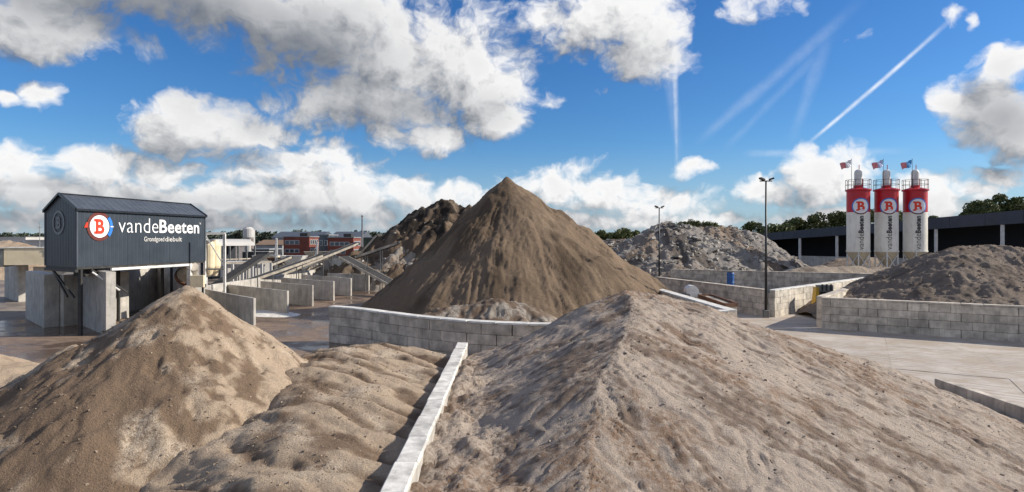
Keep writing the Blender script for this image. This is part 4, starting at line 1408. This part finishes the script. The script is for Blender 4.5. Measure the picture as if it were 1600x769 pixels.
bs_ = thing('barrel_shed', (-44, 104, 0), 'open dark steel shed with a rounded pale roof left of the red buildings', 'shed')
a = W(345, 0, 102); c = W(398, 0, 108)
d = Vector((c.x - a.x, c.y - a.y, 0)); n_ = Vector((-d.y, d.x, 0)).normalized() * 5
vs = []; fs = []
for k in range(13):
    t = math.pi * k / 12
    for e in (a, c):
        p = Vector((e.x, e.y, 0)) + n_ * (.5 - .5 * math.cos(t)) * 1.0
        vs.append((p.x, p.y, 5.9 + 1.15 * math.sin(t)))
for k in range(12):
    fs.append((2 * k, 2 * k + 1, 2 * k + 3, 2 * k + 2))
fs.append(tuple(range(0, 26, 2))); fs.append(tuple(range(25, 0, -2)))
MB().add(vs, fs).build('roof', M['far_white'], bs_)
for k in range(5):
    m = a + (c - a) * k / 4
    MB().box((m.x, m.y, 0), .25, .25, 5.9).build('post', M['steel_grey'], bs_)
MB().prism([(a.x + n_.x, a.y + n_.y), (c.x + n_.x, c.y + n_.y), (c.x + n_.x * 1.05, c.y + n_.y * 1.05), (a.x + n_.x * 1.05, a.y + n_.y * 1.05)], 0, 5.9).build('back_wall', M['shed_dark'], bs_)
MB().bar((a.x, a.y, 3.6), (c.x, c.y, 3.6), .2).build('rail', M['conv'], bs_)

tw = thing('water_tower', tuple(W(391, 0, 190))[:2] + (0,), 'white double tower rising behind the rounded shed roof', 'tower')
c = W(388, 0, 190)
MB().lathe((c.x, c.y, 0), [(1.1, 0), (1.1, 7), (1.6, 7.6), (1.6, 10.2), (.9, 10.8)], 18).build('tank', M['far_white'], tw)
c = W(395.5, 0, 191)
MB().lathe((c.x, c.y, 0), [(.55, 0), (.55, 9.9)], 14).build('stair_tube', M['far_white'], tw)
MB().box((W(392, 0, 190).x, 190, 0), .8, .6, 9.0).build('link', M['far_brown'], tw)

# ------------------------------------------------------------------ buildings on the left
def brick_building(label, x0, x1, xs, D, zt, rows, dep=14):
    """long brick front from x0 to x1 with a lit end from x1 to xs (photo columns)"""
    a = W(x0, 0, D); c = W(x1, 0, D); e = W(xs, 0, D + 6)
    o = thing('office_building', (a.x, a.y, 0), label, 'building')
    MB().prism([(a.x, a.y), (c.x, c.y), (e.x, e.y), (a.x + (e.x - c.x), a.y + 6)], 0, zt).build('wall', M['brick'], o)
    MB().prism([(a.x - .2, a.y - .2), (c.x + .2, c.y - .2), (e.x + .2, e.y), (a.x + (e.x - c.x), a.y + 6.2)], zt + .004, zt + .22).build('roof', M['far_grey'], o)
    L = c.x - a.x
    for z, s0, s1 in rows:
        n = max(3, int((s1 - s0) * L / 1.1))
        w = (s1 - s0) * L / n
        for k in range(n):
            x = a.x + s0 * L + w * (k + .5)
            f = MB().box((x, a.y - .03, z), w - .08, .1, 1.1).build('window', M['frame'], o)
            MB().box((x, a.y - .09, z + .08), w - .28, .05, .92).build('pane', M['glass'], f)
    dd = Vector((e.x - c.x, e.y - c.y, 0)); 
    rz = math.atan2(dd.y, dd.x)
    for z, s0, s1 in rows:
        for k in range(4):
            t = .18 + k * .21
            x, y = c.x + dd.x * t, c.y + dd.y * t
            nx, ny = math.sin(rz), -math.cos(rz)
            f = MB().box((x + nx * .03, y + ny * .03, z), dd.length * .17, .1, 1.3, rz).build('window', M['frame'], o)
            MB().box((x + nx * .09, y + ny * .09, z + .1), dd.length * .13, .05, 1.1, rz).build('pane', M['glass'], f)
    m = (a + c) / 2
    MB().box((m.x + L * .2, a.y + 3, zt + .22), L * .3, 2.5, .9).build('roof_unit', M['steel_dark'], o)
    return o


brick_building('red brick office block with two rows of windows right of the water tower', 443, 483, 498, 165, 7.6, [(5.6, .05, .62), (3.3, .05, .62)])
brick_building('red brick office block with two rows of windows beside the grey mast', 512, 552, 564, 165, 7.4, [(5.2, .08, .85), (3.0, .08, .7)])


def simple_building(label, px0, px1, D, zt, wall, roof, dep=12, name='warehouse', win=0, pitched=False, cat='building'):
    a = W(px0, 0, D); c = W(px1, 0, D)
    o = thing(name, (a.x, a.y, 0), label, cat)
    MB().prism([(a.x, D), (c.x, D), (c.x, D + dep), (a.x, D + dep)], 0, zt).build('wall', M[wall], o)
    if pitched:
        m = MB(); x0, x1 = a.x - .3, c.x + .3
        m.add([(x0, D - .3, zt), (x1, D - .3, zt), (x1, D + dep / 2, zt + dep * .12), (x0, D + dep / 2, zt + dep * .12), (x0, D + dep + .3, zt), (x1, D + dep + .3, zt)],
              [(0, 1, 2, 3), (3, 2, 5, 4), (0, 3, 4), (1, 5, 2), (0, 4, 5, 1)])
        m.build('roof', M[roof], o)
    else:
        MB().prism([(a.x - .2, D - .2), (c.x + .2, D - .2), (c.x + .2, D + dep + .2), (a.x - .2, D + dep + .2)], zt + .004, zt + .3).build('roof', M[roof], o)
    L = c.x - a.x
    for k in range(win):
        x = a.x + L * (k + .5) / win
        f = MB().box((x, D - .04, zt * .62), L / win * .62, .1, zt * .2).build('window', M['frame'], o)
        MB().box((x, D - .1, zt * .62 + .1), L / win * .5, .06, zt * .2 - .2).build('pane', M['glass'], f)
    return o


simple_building('long pale flat-roofed warehouse on the far left horizon', -120, 40, 230, 7.6, 'far_white', 'far_white', 20, win=9)
simple_building('pale flat-roofed warehouse just left of the navy shed', 40, 130, 150, 6.6, 'far_white', 'far_white', 14, win=6)
simple_building('low grey building with a brown roof between the water tower and the red office', 400, 441, 175, 5.4, 'far_grey', 'far_brown', 12, win=5, pitched=True)
simple_building('dark low building in front of the grey one with the brown roof', 394, 420, 150, 4.4, 'shed_dark', 'far_grey', 8, win=3)
simple_building('dark glass building between the two red brick offices', 498, 513, 185, 8.2, 'glass', 'far_grey', 10, win=2)
simple_building('blue-grey hall with a shallow roof behind the left red office', 425, 500, 210, 7.6, 'far_grey', 'navy_roof', 18, pitched=True)
simple_building('blue-grey hall with a shallow roof behind the right red office', 515, 562, 210, 7.6, 'far_grey', 'navy_roof', 18, pitched=True)
simple_building('dark green low hall right of the grey mast', 566, 592, 190, 7.4, 'leaf_far', 'far_grey', 10)
base_z = lambda X, Y: ridge(X, Y, [p_(-60, 380, 118), p_(0, 378, 118), p_(40, 383, 118)], .4, .5, .4, .4, 1.0)
heap('sand_heap', 'distant tan sand heap behind the cream cabin at the left edge', 'sand heap', M['sand_left'], -130, -80, 100, 135, .5, base_z,
     lambda X, Y, h, gx, gy, gl: .6 * fbm(X * .3, Y * .3, 4, .6, 512), lambda X, Y, h, gx, gy: .3 + .5 * fbm(X * .2, Y * .2, 3, .5, 513))

# ------------------------------------------------------------------ long dark shed on the right
s0 = W(1158, 368, 150); s1 = W(1900, 300.5, 88)
ls = thing('storage_shed', (s0.x, s0.y, 0), 'long open-fronted dark storage shed behind the silos', 'shed')
d = Vector((s1.x - s0.x, s1.y - s0.y)); Ls = d.length; d /= Ls
back = Vector((-d.y, d.x)) * 12
if back.y < 0: back = -back
zA, zB = W(1158, 368, 150).z, W(1900, 300.5, 88).z
fA, fB = 1.6, 2.6
nF = 14
for k in range(nF):
    t0, t1 = k / nF, (k + 1) / nF
    p = Vector((s0.x, s0.y)) + d * (Ls * t0 + .02); q = Vector((s0.x, s0.y)) + d * (Ls * t1 - .02)
    n1 = back.normalized() * .2
    z0_, z1_ = zA + (zB - zA) * t0, zA + (zB - zA) * t1
    f0, f1 = fA + (fB - fA) * t0, fA + (fB - fA) * t1
    MB().prism([tuple(p), tuple(q), tuple(q + n1), tuple(p + n1)], [z0_ - f0, z1_ - f1, z1_ - f1, z0_ - f0], [z0_, z1_, z1_, z0_]).build('fascia', M['fascia'], ls)
a = Vector((s0.x, s0.y)); c = Vector((s1.x, s1.y))
n1 = back.normalized() * .22
MB().prism([tuple(a + n1), tuple(c + n1), tuple(c + back), tuple(a + back)], [zA - .25, zB - .25, zB - .6, zA - .6], [zA - .05, zB - .05, zB - .4, zA - .4]).build('roof', M['fascia'], ls)
MB().prism([tuple(a + back), tuple(c + back), tuple(c + back * 1.03), tuple(a + back * 1.03)], 0, [zA - .4, zB - .4, zB - .4, zA - .4]).build('back_wall', M['shed_dark'], ls)
MB().prism([tuple(a - d * .2), tuple(a), tuple(a + back), tuple(a + back - d * .2)], 0, zA - .1).build('end_wall', M['shed_dark'], ls)


def shed_at(px):
    k = (px - 800) / F
    s = (k * a.y - a.x) / (d.x - k * d.y)
    return a + d * s, s / Ls


for px in (1201, 1248, 1306, 1375, 1461, 1565, 1690, 1830):
    q, t = shed_at(px)
    q = q + back.normalized() * .45
    z = zA + (zB - zA) * t - (fA + (fB - fA) * t)
    MB().box((q.x, q.y, 0), .42, .42, z - .02).build('post', M['white_steel'] if px > 1210 else M['steel_grey'], ls)
for k in range(6):
    q = a + d * Ls * (k + .5) / 6 + back * .22
    MB().box((q.x, q.y, 0), Ls / 6 * .9, .5, 3.2, math.atan2(d.y, d.x)).build('inner_wall', M['concrete'], ls)

hf = thing('hopper_frame', tuple(W(1175, 0, 128))[:2] + (0,), 'brown gabled timber hopper frame at the left end of the long shed', 'frame')
c = W(1162, 0, 128); e = W(1187, 0, 128); t = W(1177, 380, 128)
MB().bar((c.x, 128, 4.4), (t.x, 128, t.z), .5, .4).build('rafter', M['wood'], hf)
MB().bar((t.x, 128, t.z), (e.x, 128, 4.6), .5, .4).build('rafter', M['wood'], hf)
for x in (c.x, (t.x + c.x) / 2, e.x - .3):
    MB().box((x, 128, 0), .4, .4, 4.4).build('post', M['wood'], hf)
MB().box(((c.x + e.x) / 2, 129, 0), 3.0, 2, 2.4).build('bin', M['steel_dark'], hf)
dr = thing('mixer', tuple(W(1185, 0, 112))[:2] + (0,), 'tan drum mixer with a white end plate beside the tall lamp post', 'mixer')
c = W(1186, 0, 112)
MB().tube((c.x - .8, c.y, 1.6), (c.x + .9, c.y - .6, 1.7), 1.35, 1.2, 18).build('drum', M['conv'], dr)
MB().box((c.x + 1.5, c.y - .6, .4), .9, .5, 2.3).build('end_plate', M['white_steel'], dr)
for s in (-.6, .8):
    MB().box((c.x + s, c.y - .2, 0), .3, 1.6, .8).build('cradle', M['steel_dark'], dr)
MB().bar((c.x - 1.2, c.y, 2.2), (c.x - 5.5, c.y + 1, 4.2), .6, .3).build('chute', M['steel_grey'], dr)
for k, (px, D, lab) in enumerate(((1152, 108, 'pale concrete lump at the foot of the rubble hill left of the tan mixer'), (1168, 107, 'grey concrete lump standing beside the tan mixer'))):
    c = W(px, 0, D); mb = MB(); mb.chunk((c.x, c.y, .6), 1.5)
    tag(mb.build('concrete_lump', M['stone']), lab, 'rubble')

# machines between the walls
c = G(1142, 452)
db_ = thing('blue_drum', (28.3, 79, 0), 'blue drum standing inside the walled bay', 'drum')
MB().lathe((28.3, 79, 0), [(.42, 0), (.45, .1), (.45, 1.4), (.48, 1.45), (.45, 1.5), (.45, 2.6), (.4, 2.7)], 18).build('body', M['blue'], db_)
MB().lathe((28.3, 79, 2.703), [(.41, 0), (.41, .06), (.3, .08)], 18).build('lid', M['steel_dark'], db_)

# small pump with a rusty tank between the short wall and the walled bay
pp = thing('pump_unit', (18.0, 58, 0), 'pump unit with a white hood between the block walls', 'pump')
c = W(1081, 466, 56)
MB().box((c.x, c.y, 0), 1.2, 1.0, c.z - .2).build('base', M['steel_dark'], pp)
MB().box((c.x, c.y, c.z - .2), 1.5, 1.2, .7, .2).build('engine', M['steel_grey'], pp, bevel=.08)
MB().tube((c.x - .1, c.y - .7, c.z + .65), (c.x + .0, c.y + .7, c.z + .65), .55, n=16).build('hood', M['white_steel'], pp)
MB().bar((c.x + .3, c.y - .5, c.z + .3), (c.x + .3, c.y - .5, c.z - .9), .14).build('pipe', M['white_steel'], pp)
rt = thing('rusty_skip', (20.5, 57, 0), 'rusty brown skip beside the pump unit in front of the walled bay', 'skip')
a0 = W(1092, 468, 55); a1 = W(1132, 476, 51)
dd = Vector((a1.x - a0.x, a1.y - a0.y)).normalized(); nn = Vector((-dd.y, dd.x)) * 1.2
pl = [Vector((a0.x, a0.y)), Vector((a1.x, a1.y)), Vector((a1.x, a1.y)) + nn, Vector((a0.x, a0.y)) + nn]
MB().prism([tuple(q) for q in pl], [0, 0, 0, 0], [1.9, 1.5, 1.5, 1.9]).build('body', M['conv'], rt)
for i in range(4):
    q, w = pl[i], pl[(i + 1) % 4]
    MB().bar((q.x, q.y, (1.9, 1.5, 1.5, 1.9)[i]), (w.x, w.y, (1.5, 1.5, 1.9, 1.9)[i]), .16, .3).build('rim', M['rust'], rt)

yb = thing('yellow_chute', (26, 55, 0), 'yellow steel chute with a grey motor between the sunlit wall and the gravel wall', 'machine')
c = G(1275, 491)
MB().add([(c.x - .15, c.y, 0), (c.x + .25, c.y, 0), (c.x + .35, c.y + .1, 2.5), (c.x + .1, c.y + .1, 2.5), (c.x - .15, c.y + .9, 0), (c.x + .25, c.y + .9, 0), (c.x + .35, c.y + .7, 2.5), (c.x + .1, c.y + .7, 2.5)],
         [(0, 1, 2, 3), (7, 6, 5, 4), (0, 3, 7, 4), (1, 5, 6, 2), (3, 2, 6, 7), (0, 4, 5, 1)]).build('chute', M['yellow'], yb)
MB().add([(c.x - 1.9, c.y - .3, .03), (c.x + .3, c.y - .1, .03), (c.x + .3, c.y + .6, .5), (c.x - .9, c.y + .6, .12)], [(0, 1, 2, 3)]).build('scoop', M['yellow'], yb)
MB().box((c.x + 1.0, c.y + .4, 2.1), 1.3, .7, .6).build('motor', M['steel_grey'], yb)
for k in range(3):
    MB().box((c.x + .6 + k * .4, c.y + .0, 2.2), .12, .1, .6).build('fin', M['steel_dark'], yb)
MB().box((c.x + 1.0, c.y + .45, 0), .9, .5, 2.1).build('stand', M['steel_dark'], yb)

# ------------------------------------------------------------------ lamp posts and mast
def lamp_post(label, base, top, heads=2):
    o = thing('lamp_post', (base[0], base[1], 0), label, 'lamp post', 'black lamp posts')
    x, y = base
    MB().tube((x, y, 0), (x, y, top), .13, .07, 10).build('pole', M['pole'], o, smooth=True)
    MB().box((x, y, 0), .45, .45, .7).build('base_box', M['steel_grey'], o, bevel=.04)
    MB().bar((x - .55, y, top), (x + .55, y, top), .09).build('cross_arm', M['pole'], o)
    for s in (-1, 1):
        MB().bar((x + s * .22, y - .1, top + .1), (x + s * .62, y - .25, top + .24), .34, .14).build('floodlight', M['steel_dark'], o)
    MB().box((x + .16, y - .1, 2.2), .22, .12, .6).build('switch_box', M['steel_grey'], o)
    return o


lamp_post('tall black lamp post with twin floodlights at the corner of the walled bay', (22.65, 54.4), W(1195, 283, 54.4).z)
q = W(1030, 0, 82)
lamp_post('shorter black lamp post with twin floodlights in front of the grey rubble hill', (q.x, 82), W(1029, 325, 82).z)
q = W(566, 0, 110)
ms = thing('mast', (q.x, 110, 0), 'slim grey mast standing beside the right red office', 'mast')
MB().tube((q.x, 110, 0), (q.x, 110, 11.1), .22, .14, 10).build('pole', M['pole_grey'], ms)
MB().box((q.x, 110, 0), .8, .8, 4.2).build('foot', M['far_grey'], ms)
MB().lathe((q.x, 110, 11.1), [(.2, 0), (.24, .1), (.1, .25)], 10).build('cap', M['pole_grey'], ms)
q = W(62, 0, 120)
ms = thing('mast', (q.x, 120, 0), 'thin grey aerial mast just left of the navy shed', 'mast')
MB().tube((q.x, 120, 0), (q.x, 120, 10.2), .10, .05, 8).build('pole', M['pole_grey'], ms)
MB().bar((q.x - .5, 120, 9.4), (q.x + .5, 120, 9.4), .06).build('aerial', M['pole_grey'], ms)

# ------------------------------------------------------------------ silos
SR = 1.80


def silo(px, D, label, flagdx):
    c = W(px, 374, D); cx, cy = c.x, c.y
    zz = lambda py: H + (HZ - py) / F * D
    o = thing('silo', (cx, cy, 0), label, 'silo', 'cream and red silos')
    n = 48
    b0, bm_, bt = zz(394), zz(332), zz(299)
    MB().lathe((cx, cy, 0), [(SR, b0), (SR, (b0 + bm_) / 2), (SR, bm_)], n).build('shell', M['silo'], o, smooth=False)
    MB().lathe((cx, cy, 0), [(SR + .012, bm_ - .0), (SR + .012, bt)], n).build('red_band', M['red'], o)
    MB().lathe((cx, cy, 0), [(SR, bt + .004), (SR + .22, bt + .05), (SR + .22, bt + .28), (SR + .05, bt + .32), (.8, bt + .62)], n).build('collar', M['red'], o)
    MB().lathe((cx, cy, 0), [(.35, b0 - 2.4), (SR * .62, b0 - 1.2), (SR - .05, b0 - .006)], n).build('cone', M['silo_cone'], o)
    MB().lathe((cx, cy, 0), [(SR + .03, b0 + .05), (SR + .08, b0 + .08), (SR + .08, b0 + .22), (SR + .03, b0 + .25)], n, cap=False).build('skirt_ring', M['silo'], o)
    legs = []
    for k in range(4):
        t = R(-118 + 90 * k)
        x, y = cx + (SR - .12) * math.cos(t), cy + (SR - .12) * math.sin(t)
        legs.append((x, y))
        MB().box((x, y, 0), .2, .2, b0 + .04, t).build('leg', M['white_steel'], o)
    for k in range(4):
        p, q = legs[k], legs[(k + 1) % 4]
        for z0_, z1_ in ((1.6, b0 - .35), (b0 - .35, 1.6)):
            MB().bar((p[0], p[1], z0_), (q[0], q[1], z1_), .12).build('brace', M['white_steel'], o)
    # guard rail
    zr = zz(281.5)
    for z in (zr, (zr + bt + .3) / 2):
        mb = MB()
        for k in range(24):
            t0, t1 = 2 * math.pi * k / 24, 2 * math.pi * (k + 1) / 24
            rr = SR + .12
            mb.bar((cx + rr * math.cos(t0), cy + rr * math.sin(t0), z), (cx + rr * math.cos(t1), cy + rr * math.sin(t1), z), .06)
        mb.build('guard_rail', M['steel_dark'], o)
    for k in range(10):
        t = 2 * math.pi * (k + .3) / 10
        x, y = cx + (SR + .12) * math.cos(t), cy + (SR + .12) * math.sin(t)
        MB().bar((x, y, bt + .25), (x, y, zr), .055).build('rail_post', M['red'] if k == 8 else M['steel_dark'], o)
    # filter cap
    zd = zz(265)
    MB().lathe((cx, cy, 0), [(.72, bt + .5), (.72, bt + 1.0)], 24).build('filter_base', M['red'], o)
    fl = MB().lathe((cx, cy, 0), [(.62, bt + 1.004), (.62, zd - .55), (.56, zd - .3), (.38, zd - .08), (.12, zd)], 24).build('filter', M['white_steel'], o)
    MB().bar((cx + .5, cy - .42, bt + .9), (cx + .5, cy - .42, zr + .2), .12).build('filter_pipe', M['red'], o)
    MB().tube((cx + .15, cy, zd - .05), (cx + .15, cy, zd + .8), .06, n=8).build('vent', M['red'], o)
    # emblem and lettering wrapped on the shell, turned towards the yard
    t0 = math.atan2(-cy, -cx) + R(13)

    def cyl(u, z, off):
        t = t0 + u / SR
        return (cx + (SR + off) * math.cos(t), cy + (SR + off) * math.sin(t), z)
    zc_ = zz(323)
    rr = .98 * 13 * D / F
    for nm, mt, r0, r1, off, a0, a1 in (('logo_ring', 'logo_blue', rr * .78, rr, .03, -45, 225), ('logo_ring', 'logo_maroon', rr * .78, rr, .031, 225, 315), ('logo_disc', 'logo_white', .01, rr * .86, .036, 0, 360)):
        vs, fs = ring_geo(0, zc_, r0, r1, a0, a1, 40, 1.0, 4)
        put_flat(vs, fs, lambda u, z, off=off: cyl(u, z, off), nm, M[mt], o)
    vs, fs = logo_B(0, zc_, rr * 1.15)
    put_flat(vs, fs, lambda u, z: cyl(u, z, .07), 'logo_letter', M['logo_red'], o)
    zt_, zb_, zm_ = zz(338), zz(390), zz(364.5)
    vs, fs = text_geo('vande', -.008)
    vs = fit(vs, zb_, zm_ - .08, -.42, .45)
    put_flat([(-y, x) for x, y in vs], fs, lambda u, z: cyl(u, z, .05), 'lettering_light', M['logo_dark'], o)
    vs, fs = text_geo('Beeten', .035, 1.06)
    vs = fit(vs, zm_, zt_, -.42, .38)
    put_flat([(-y, x) for x, y in vs], fs, lambda u, z: cyl(u, z, .05), 'lettering_bold', M['logo_dark'], o)
    # flag on its own pole
    ft = zz(249.5); fx = cx + flagdx * D / F; fy = cy - .4
    fo = thing('flag_pole', (fx, fy, bt + .3), 'flag pole with a %s flying on top of the %s' % FLAGS[px], 'flag', 'flags on the silos')
    MB().tube((fx, fy, bt + .45), (fx, fy, ft), .045, .03, 8).build('pole', M['pole'], fo)
    MB().lathe((fx, fy, ft), [(.05, 0), (.07, .05), (.02, .1)], 8).build('finial', M['pole'], fo)
    nx_, nz_ = 12, 6
    for i0, i1, mt in ((0, 7, FLAGM[px]), (7, 12, 'flag_red')):
        vs = []; fs = []
        for i in range(i0, i1 + 1):
            for j in range(nz_ + 1):
                u = i / nx_; v = j / nz_
                x = fx - 1.9 * u - .05
                z = ft - .1 - 1.05 * v - .62 * u + .08 * math.sin(u * 9 + v)
                y = fy + .16 * math.sin(u * 8.0 + v * 1.5)
                vs.append((x + .25 * v * (1 if u > 0 else 0), y, z))
        m_ = i1 - i0
        w = nz_ + 1
        for i in range(m_):
            for j in range(nz_):
                fs.append((i * w + j, i * w + j + 1, (i + 1) * w + j + 1, (i + 1) * w + j))
        MB().add(vs, fs).build('flag_cloth', M[mt], fo, smooth=True)
    return o


M['flag_white'] = plain('white flag cloth', (.80, .80, .82, 1), .8, var=.1)
M['flag_blue'] = plain('blue flag cloth', (.50, .54, .76, 1), .8, var=.25)
M['flag_sky'] = plain('light blue flag cloth', (.10, .36, .72, 1), .8, var=.25)
M['flag_red'] = plain('faded red flag cloth', (.72, .25, .28, 1), .8, var=.2)
FLAGS = {1341: ('white and red flag', 'leftmost silo'), 1385: ('dark blue and red flag', 'middle silo'), 1430: ('light blue and red flag', 'rightmost silo')}
FLAGM = {1341: 'flag_white', 1385: 'flag_blue', 1430: 'flag_sky'}
silo(1341, 105, 'leftmost of the three cream silos with red tops and round B emblems', -12.5)
silo(1385, 105, 'middle one of the three cream silos with red tops and round B emblems', -7)
silo(1430, 105, 'rightmost of the three cream silos with red tops, its feet hidden by the gravel heap', -7)

# ------------------------------------------------------------------ trees
def leaf_cloud(mb, c, rx, ry, rz, n, size):
    for _ in range(n):
        while True:
            p = Vector((random.uniform(-1, 1), random.uniform(-1, 1), random.uniform(-1, 1)))
            if .25 < p.length < 1: break
        p = Vector((c[0] + p.x * rx, c[1] + p.y * ry, c[2] + p.z * rz))
        a = Vector((random.gauss(0, 1), random.gauss(0, 1), random.gauss(0, 1))).normalized()
        b_ = a.orthogonal().normalized(); e = a.cross(b_)
        s = size * random.uniform(.5, 1.1)
        mb.add([p - b_ * s, p + e * s * .6, p + b_ * s, p - e * s * .6], [(0, 1, 2, 3)])


def tree(label, x, y, h, r, group, n=5200, mat='leaf'):
    o = thing('tree', (x, y, 0), label, 'tree', group)
    tr = MB()
    tr.tube((x, y, 0), (x + .2, y, h * .55), r * .07, r * .035, 8)
    for k in range(6):
        a = k * 1.05 + random.random()
        tr.tube((x + .1, y, h * (.28 + .04 * k)), (x + math.cos(a) * r * .6, y + math.sin(a) * r * .6, h * (.5 + .05 * k)), r * .03, r * .012, 6)
    tr.build('trunk', M['bark'], o)
    mb = MB()
    m = 16
    for k in range(m):
        a = random.uniform(0, 6.28); ct = random.uniform(-.9, 1.0); q = random.uniform(.55, .8)
        rr = r * q * math.sqrt(1 - ct * ct); hc = min(h * .38, r * .8)
        s = r * random.uniform(.26, .42)
        zz = h - hc * 1.05 + hc * q * ct
        leaf_cloud(mb, (x + math.cos(a) * rr, y + math.sin(a) * rr, zz), s, s, s * .8, n // m, .40)
    mb.build('crown', M[mat], o)
    return o


def tree_px(label, px, ptop, D, r, group, **k):
    w = W(px, ptop, D)
    return tree(label, w.x, D, w.z, r, group, **k)


tg = 'trees behind the long shed'
tree_px('leftmost bushy tree showing over the roof of the long shed', 1178, 346, 178, 4.5, tg)
tree_px('broad tree over the shed roof right of the tall lamp post', 1215, 334, 176, 6.5, tg)
tree_px('smaller tree touching the broad one over the shed roof', 1240, 339, 180, 5.0, tg)
tree_px('tree over the shed roof just left of the silos', 1292, 328, 176, 6.0, tg)
tree_px('tree over the shed roof partly behind the leftmost silo', 1318, 327, 172, 6.0, tg)
tree_px('tree seen between the leftmost and the middle silo', 1363, 326, 172, 5.5, tg)
tree_px('tree seen between the middle and the rightmost silo', 1408, 328, 172, 5.5, tg)
tree_px('small tree filling the gap left of the silos over the shed roof', 1268, 341, 182, 4.6, tg)
tree_px('low tree just right of the rightmost silo', 1446, 330, 172, 4.0, tg)
for k, (px, pt) in enumerate(((1535, 308), (1562, 302), (1590, 303), (1622, 300))):
    tree_px(['left end tree of the dense group at the right edge', 'second tree of the dense group at the right edge', 'third tree of the dense group at the right edge', 'outermost tree cut off by the right edge'][k], px, pt, 150, 5.6, 'dense trees at the right edge', n=5600)
tree_px('bush crown just right of the tall brown heap', 940, 358, 170, 4.5, 'trees behind the rubble hill')
tree_px('round tree between the tall brown heap and the rubble hill', 972, 355, 172, 4.8, 'trees behind the rubble hill')
tree_px('low tree beside the round one left of the shorter lamp post', 990, 360, 175, 4.0, 'trees behind the rubble hill')
# grass on top of the rubble hill
mb = MB()
for k in range(260):
    px = random.uniform(1052, 1122)
    p = W(px, 352, 112)
    z = qf(p.x, p.y + random.uniform(-1, 2))
    if z is None: continue
    leaf_cloud(mb, (p.x, p.y, z + .15), .4, .5, .45, 8, .2)
o = mb.build('grass', M['leaf'])
tag(o, 'green weeds growing along the top of the grey rubble hill', kind='stuff')

# far woods on the horizon
def woods(label, px0, px1, D, zt, amp, n):
    mb = MB()
    for k in range(n):
        px = random.uniform(px0, px1)
        p = W(px, 374, D)
        top = zt + amp * float(fbm(np.array([px * .02]), np.array([D * .1]), 3, .5, 601)[0])
        z = random.uniform(0, 1) ** .6 * top
        leaf_cloud(mb, (p.x, D + random.uniform(-12, 12), z), 4.5, 4.5, 2.2, 7, 2.4)
    o = mb.build('far_woods', M['leaf_far'])
    return tag(o, label, kind='stuff')


woods('low wooded ridge on the far left horizon', -80, 330, 640, 11.5, 4, 900)
woods('far wooded horizon behind the red offices', 330, 720, 620, 13.0, 4, 800)
woods('far wooded horizon behind the rubble hill', 880, 1250, 560, 10.5, 3, 600)

for o in bpy.data.objects:
    if o.get('_off') is not None:
        del o['_off']
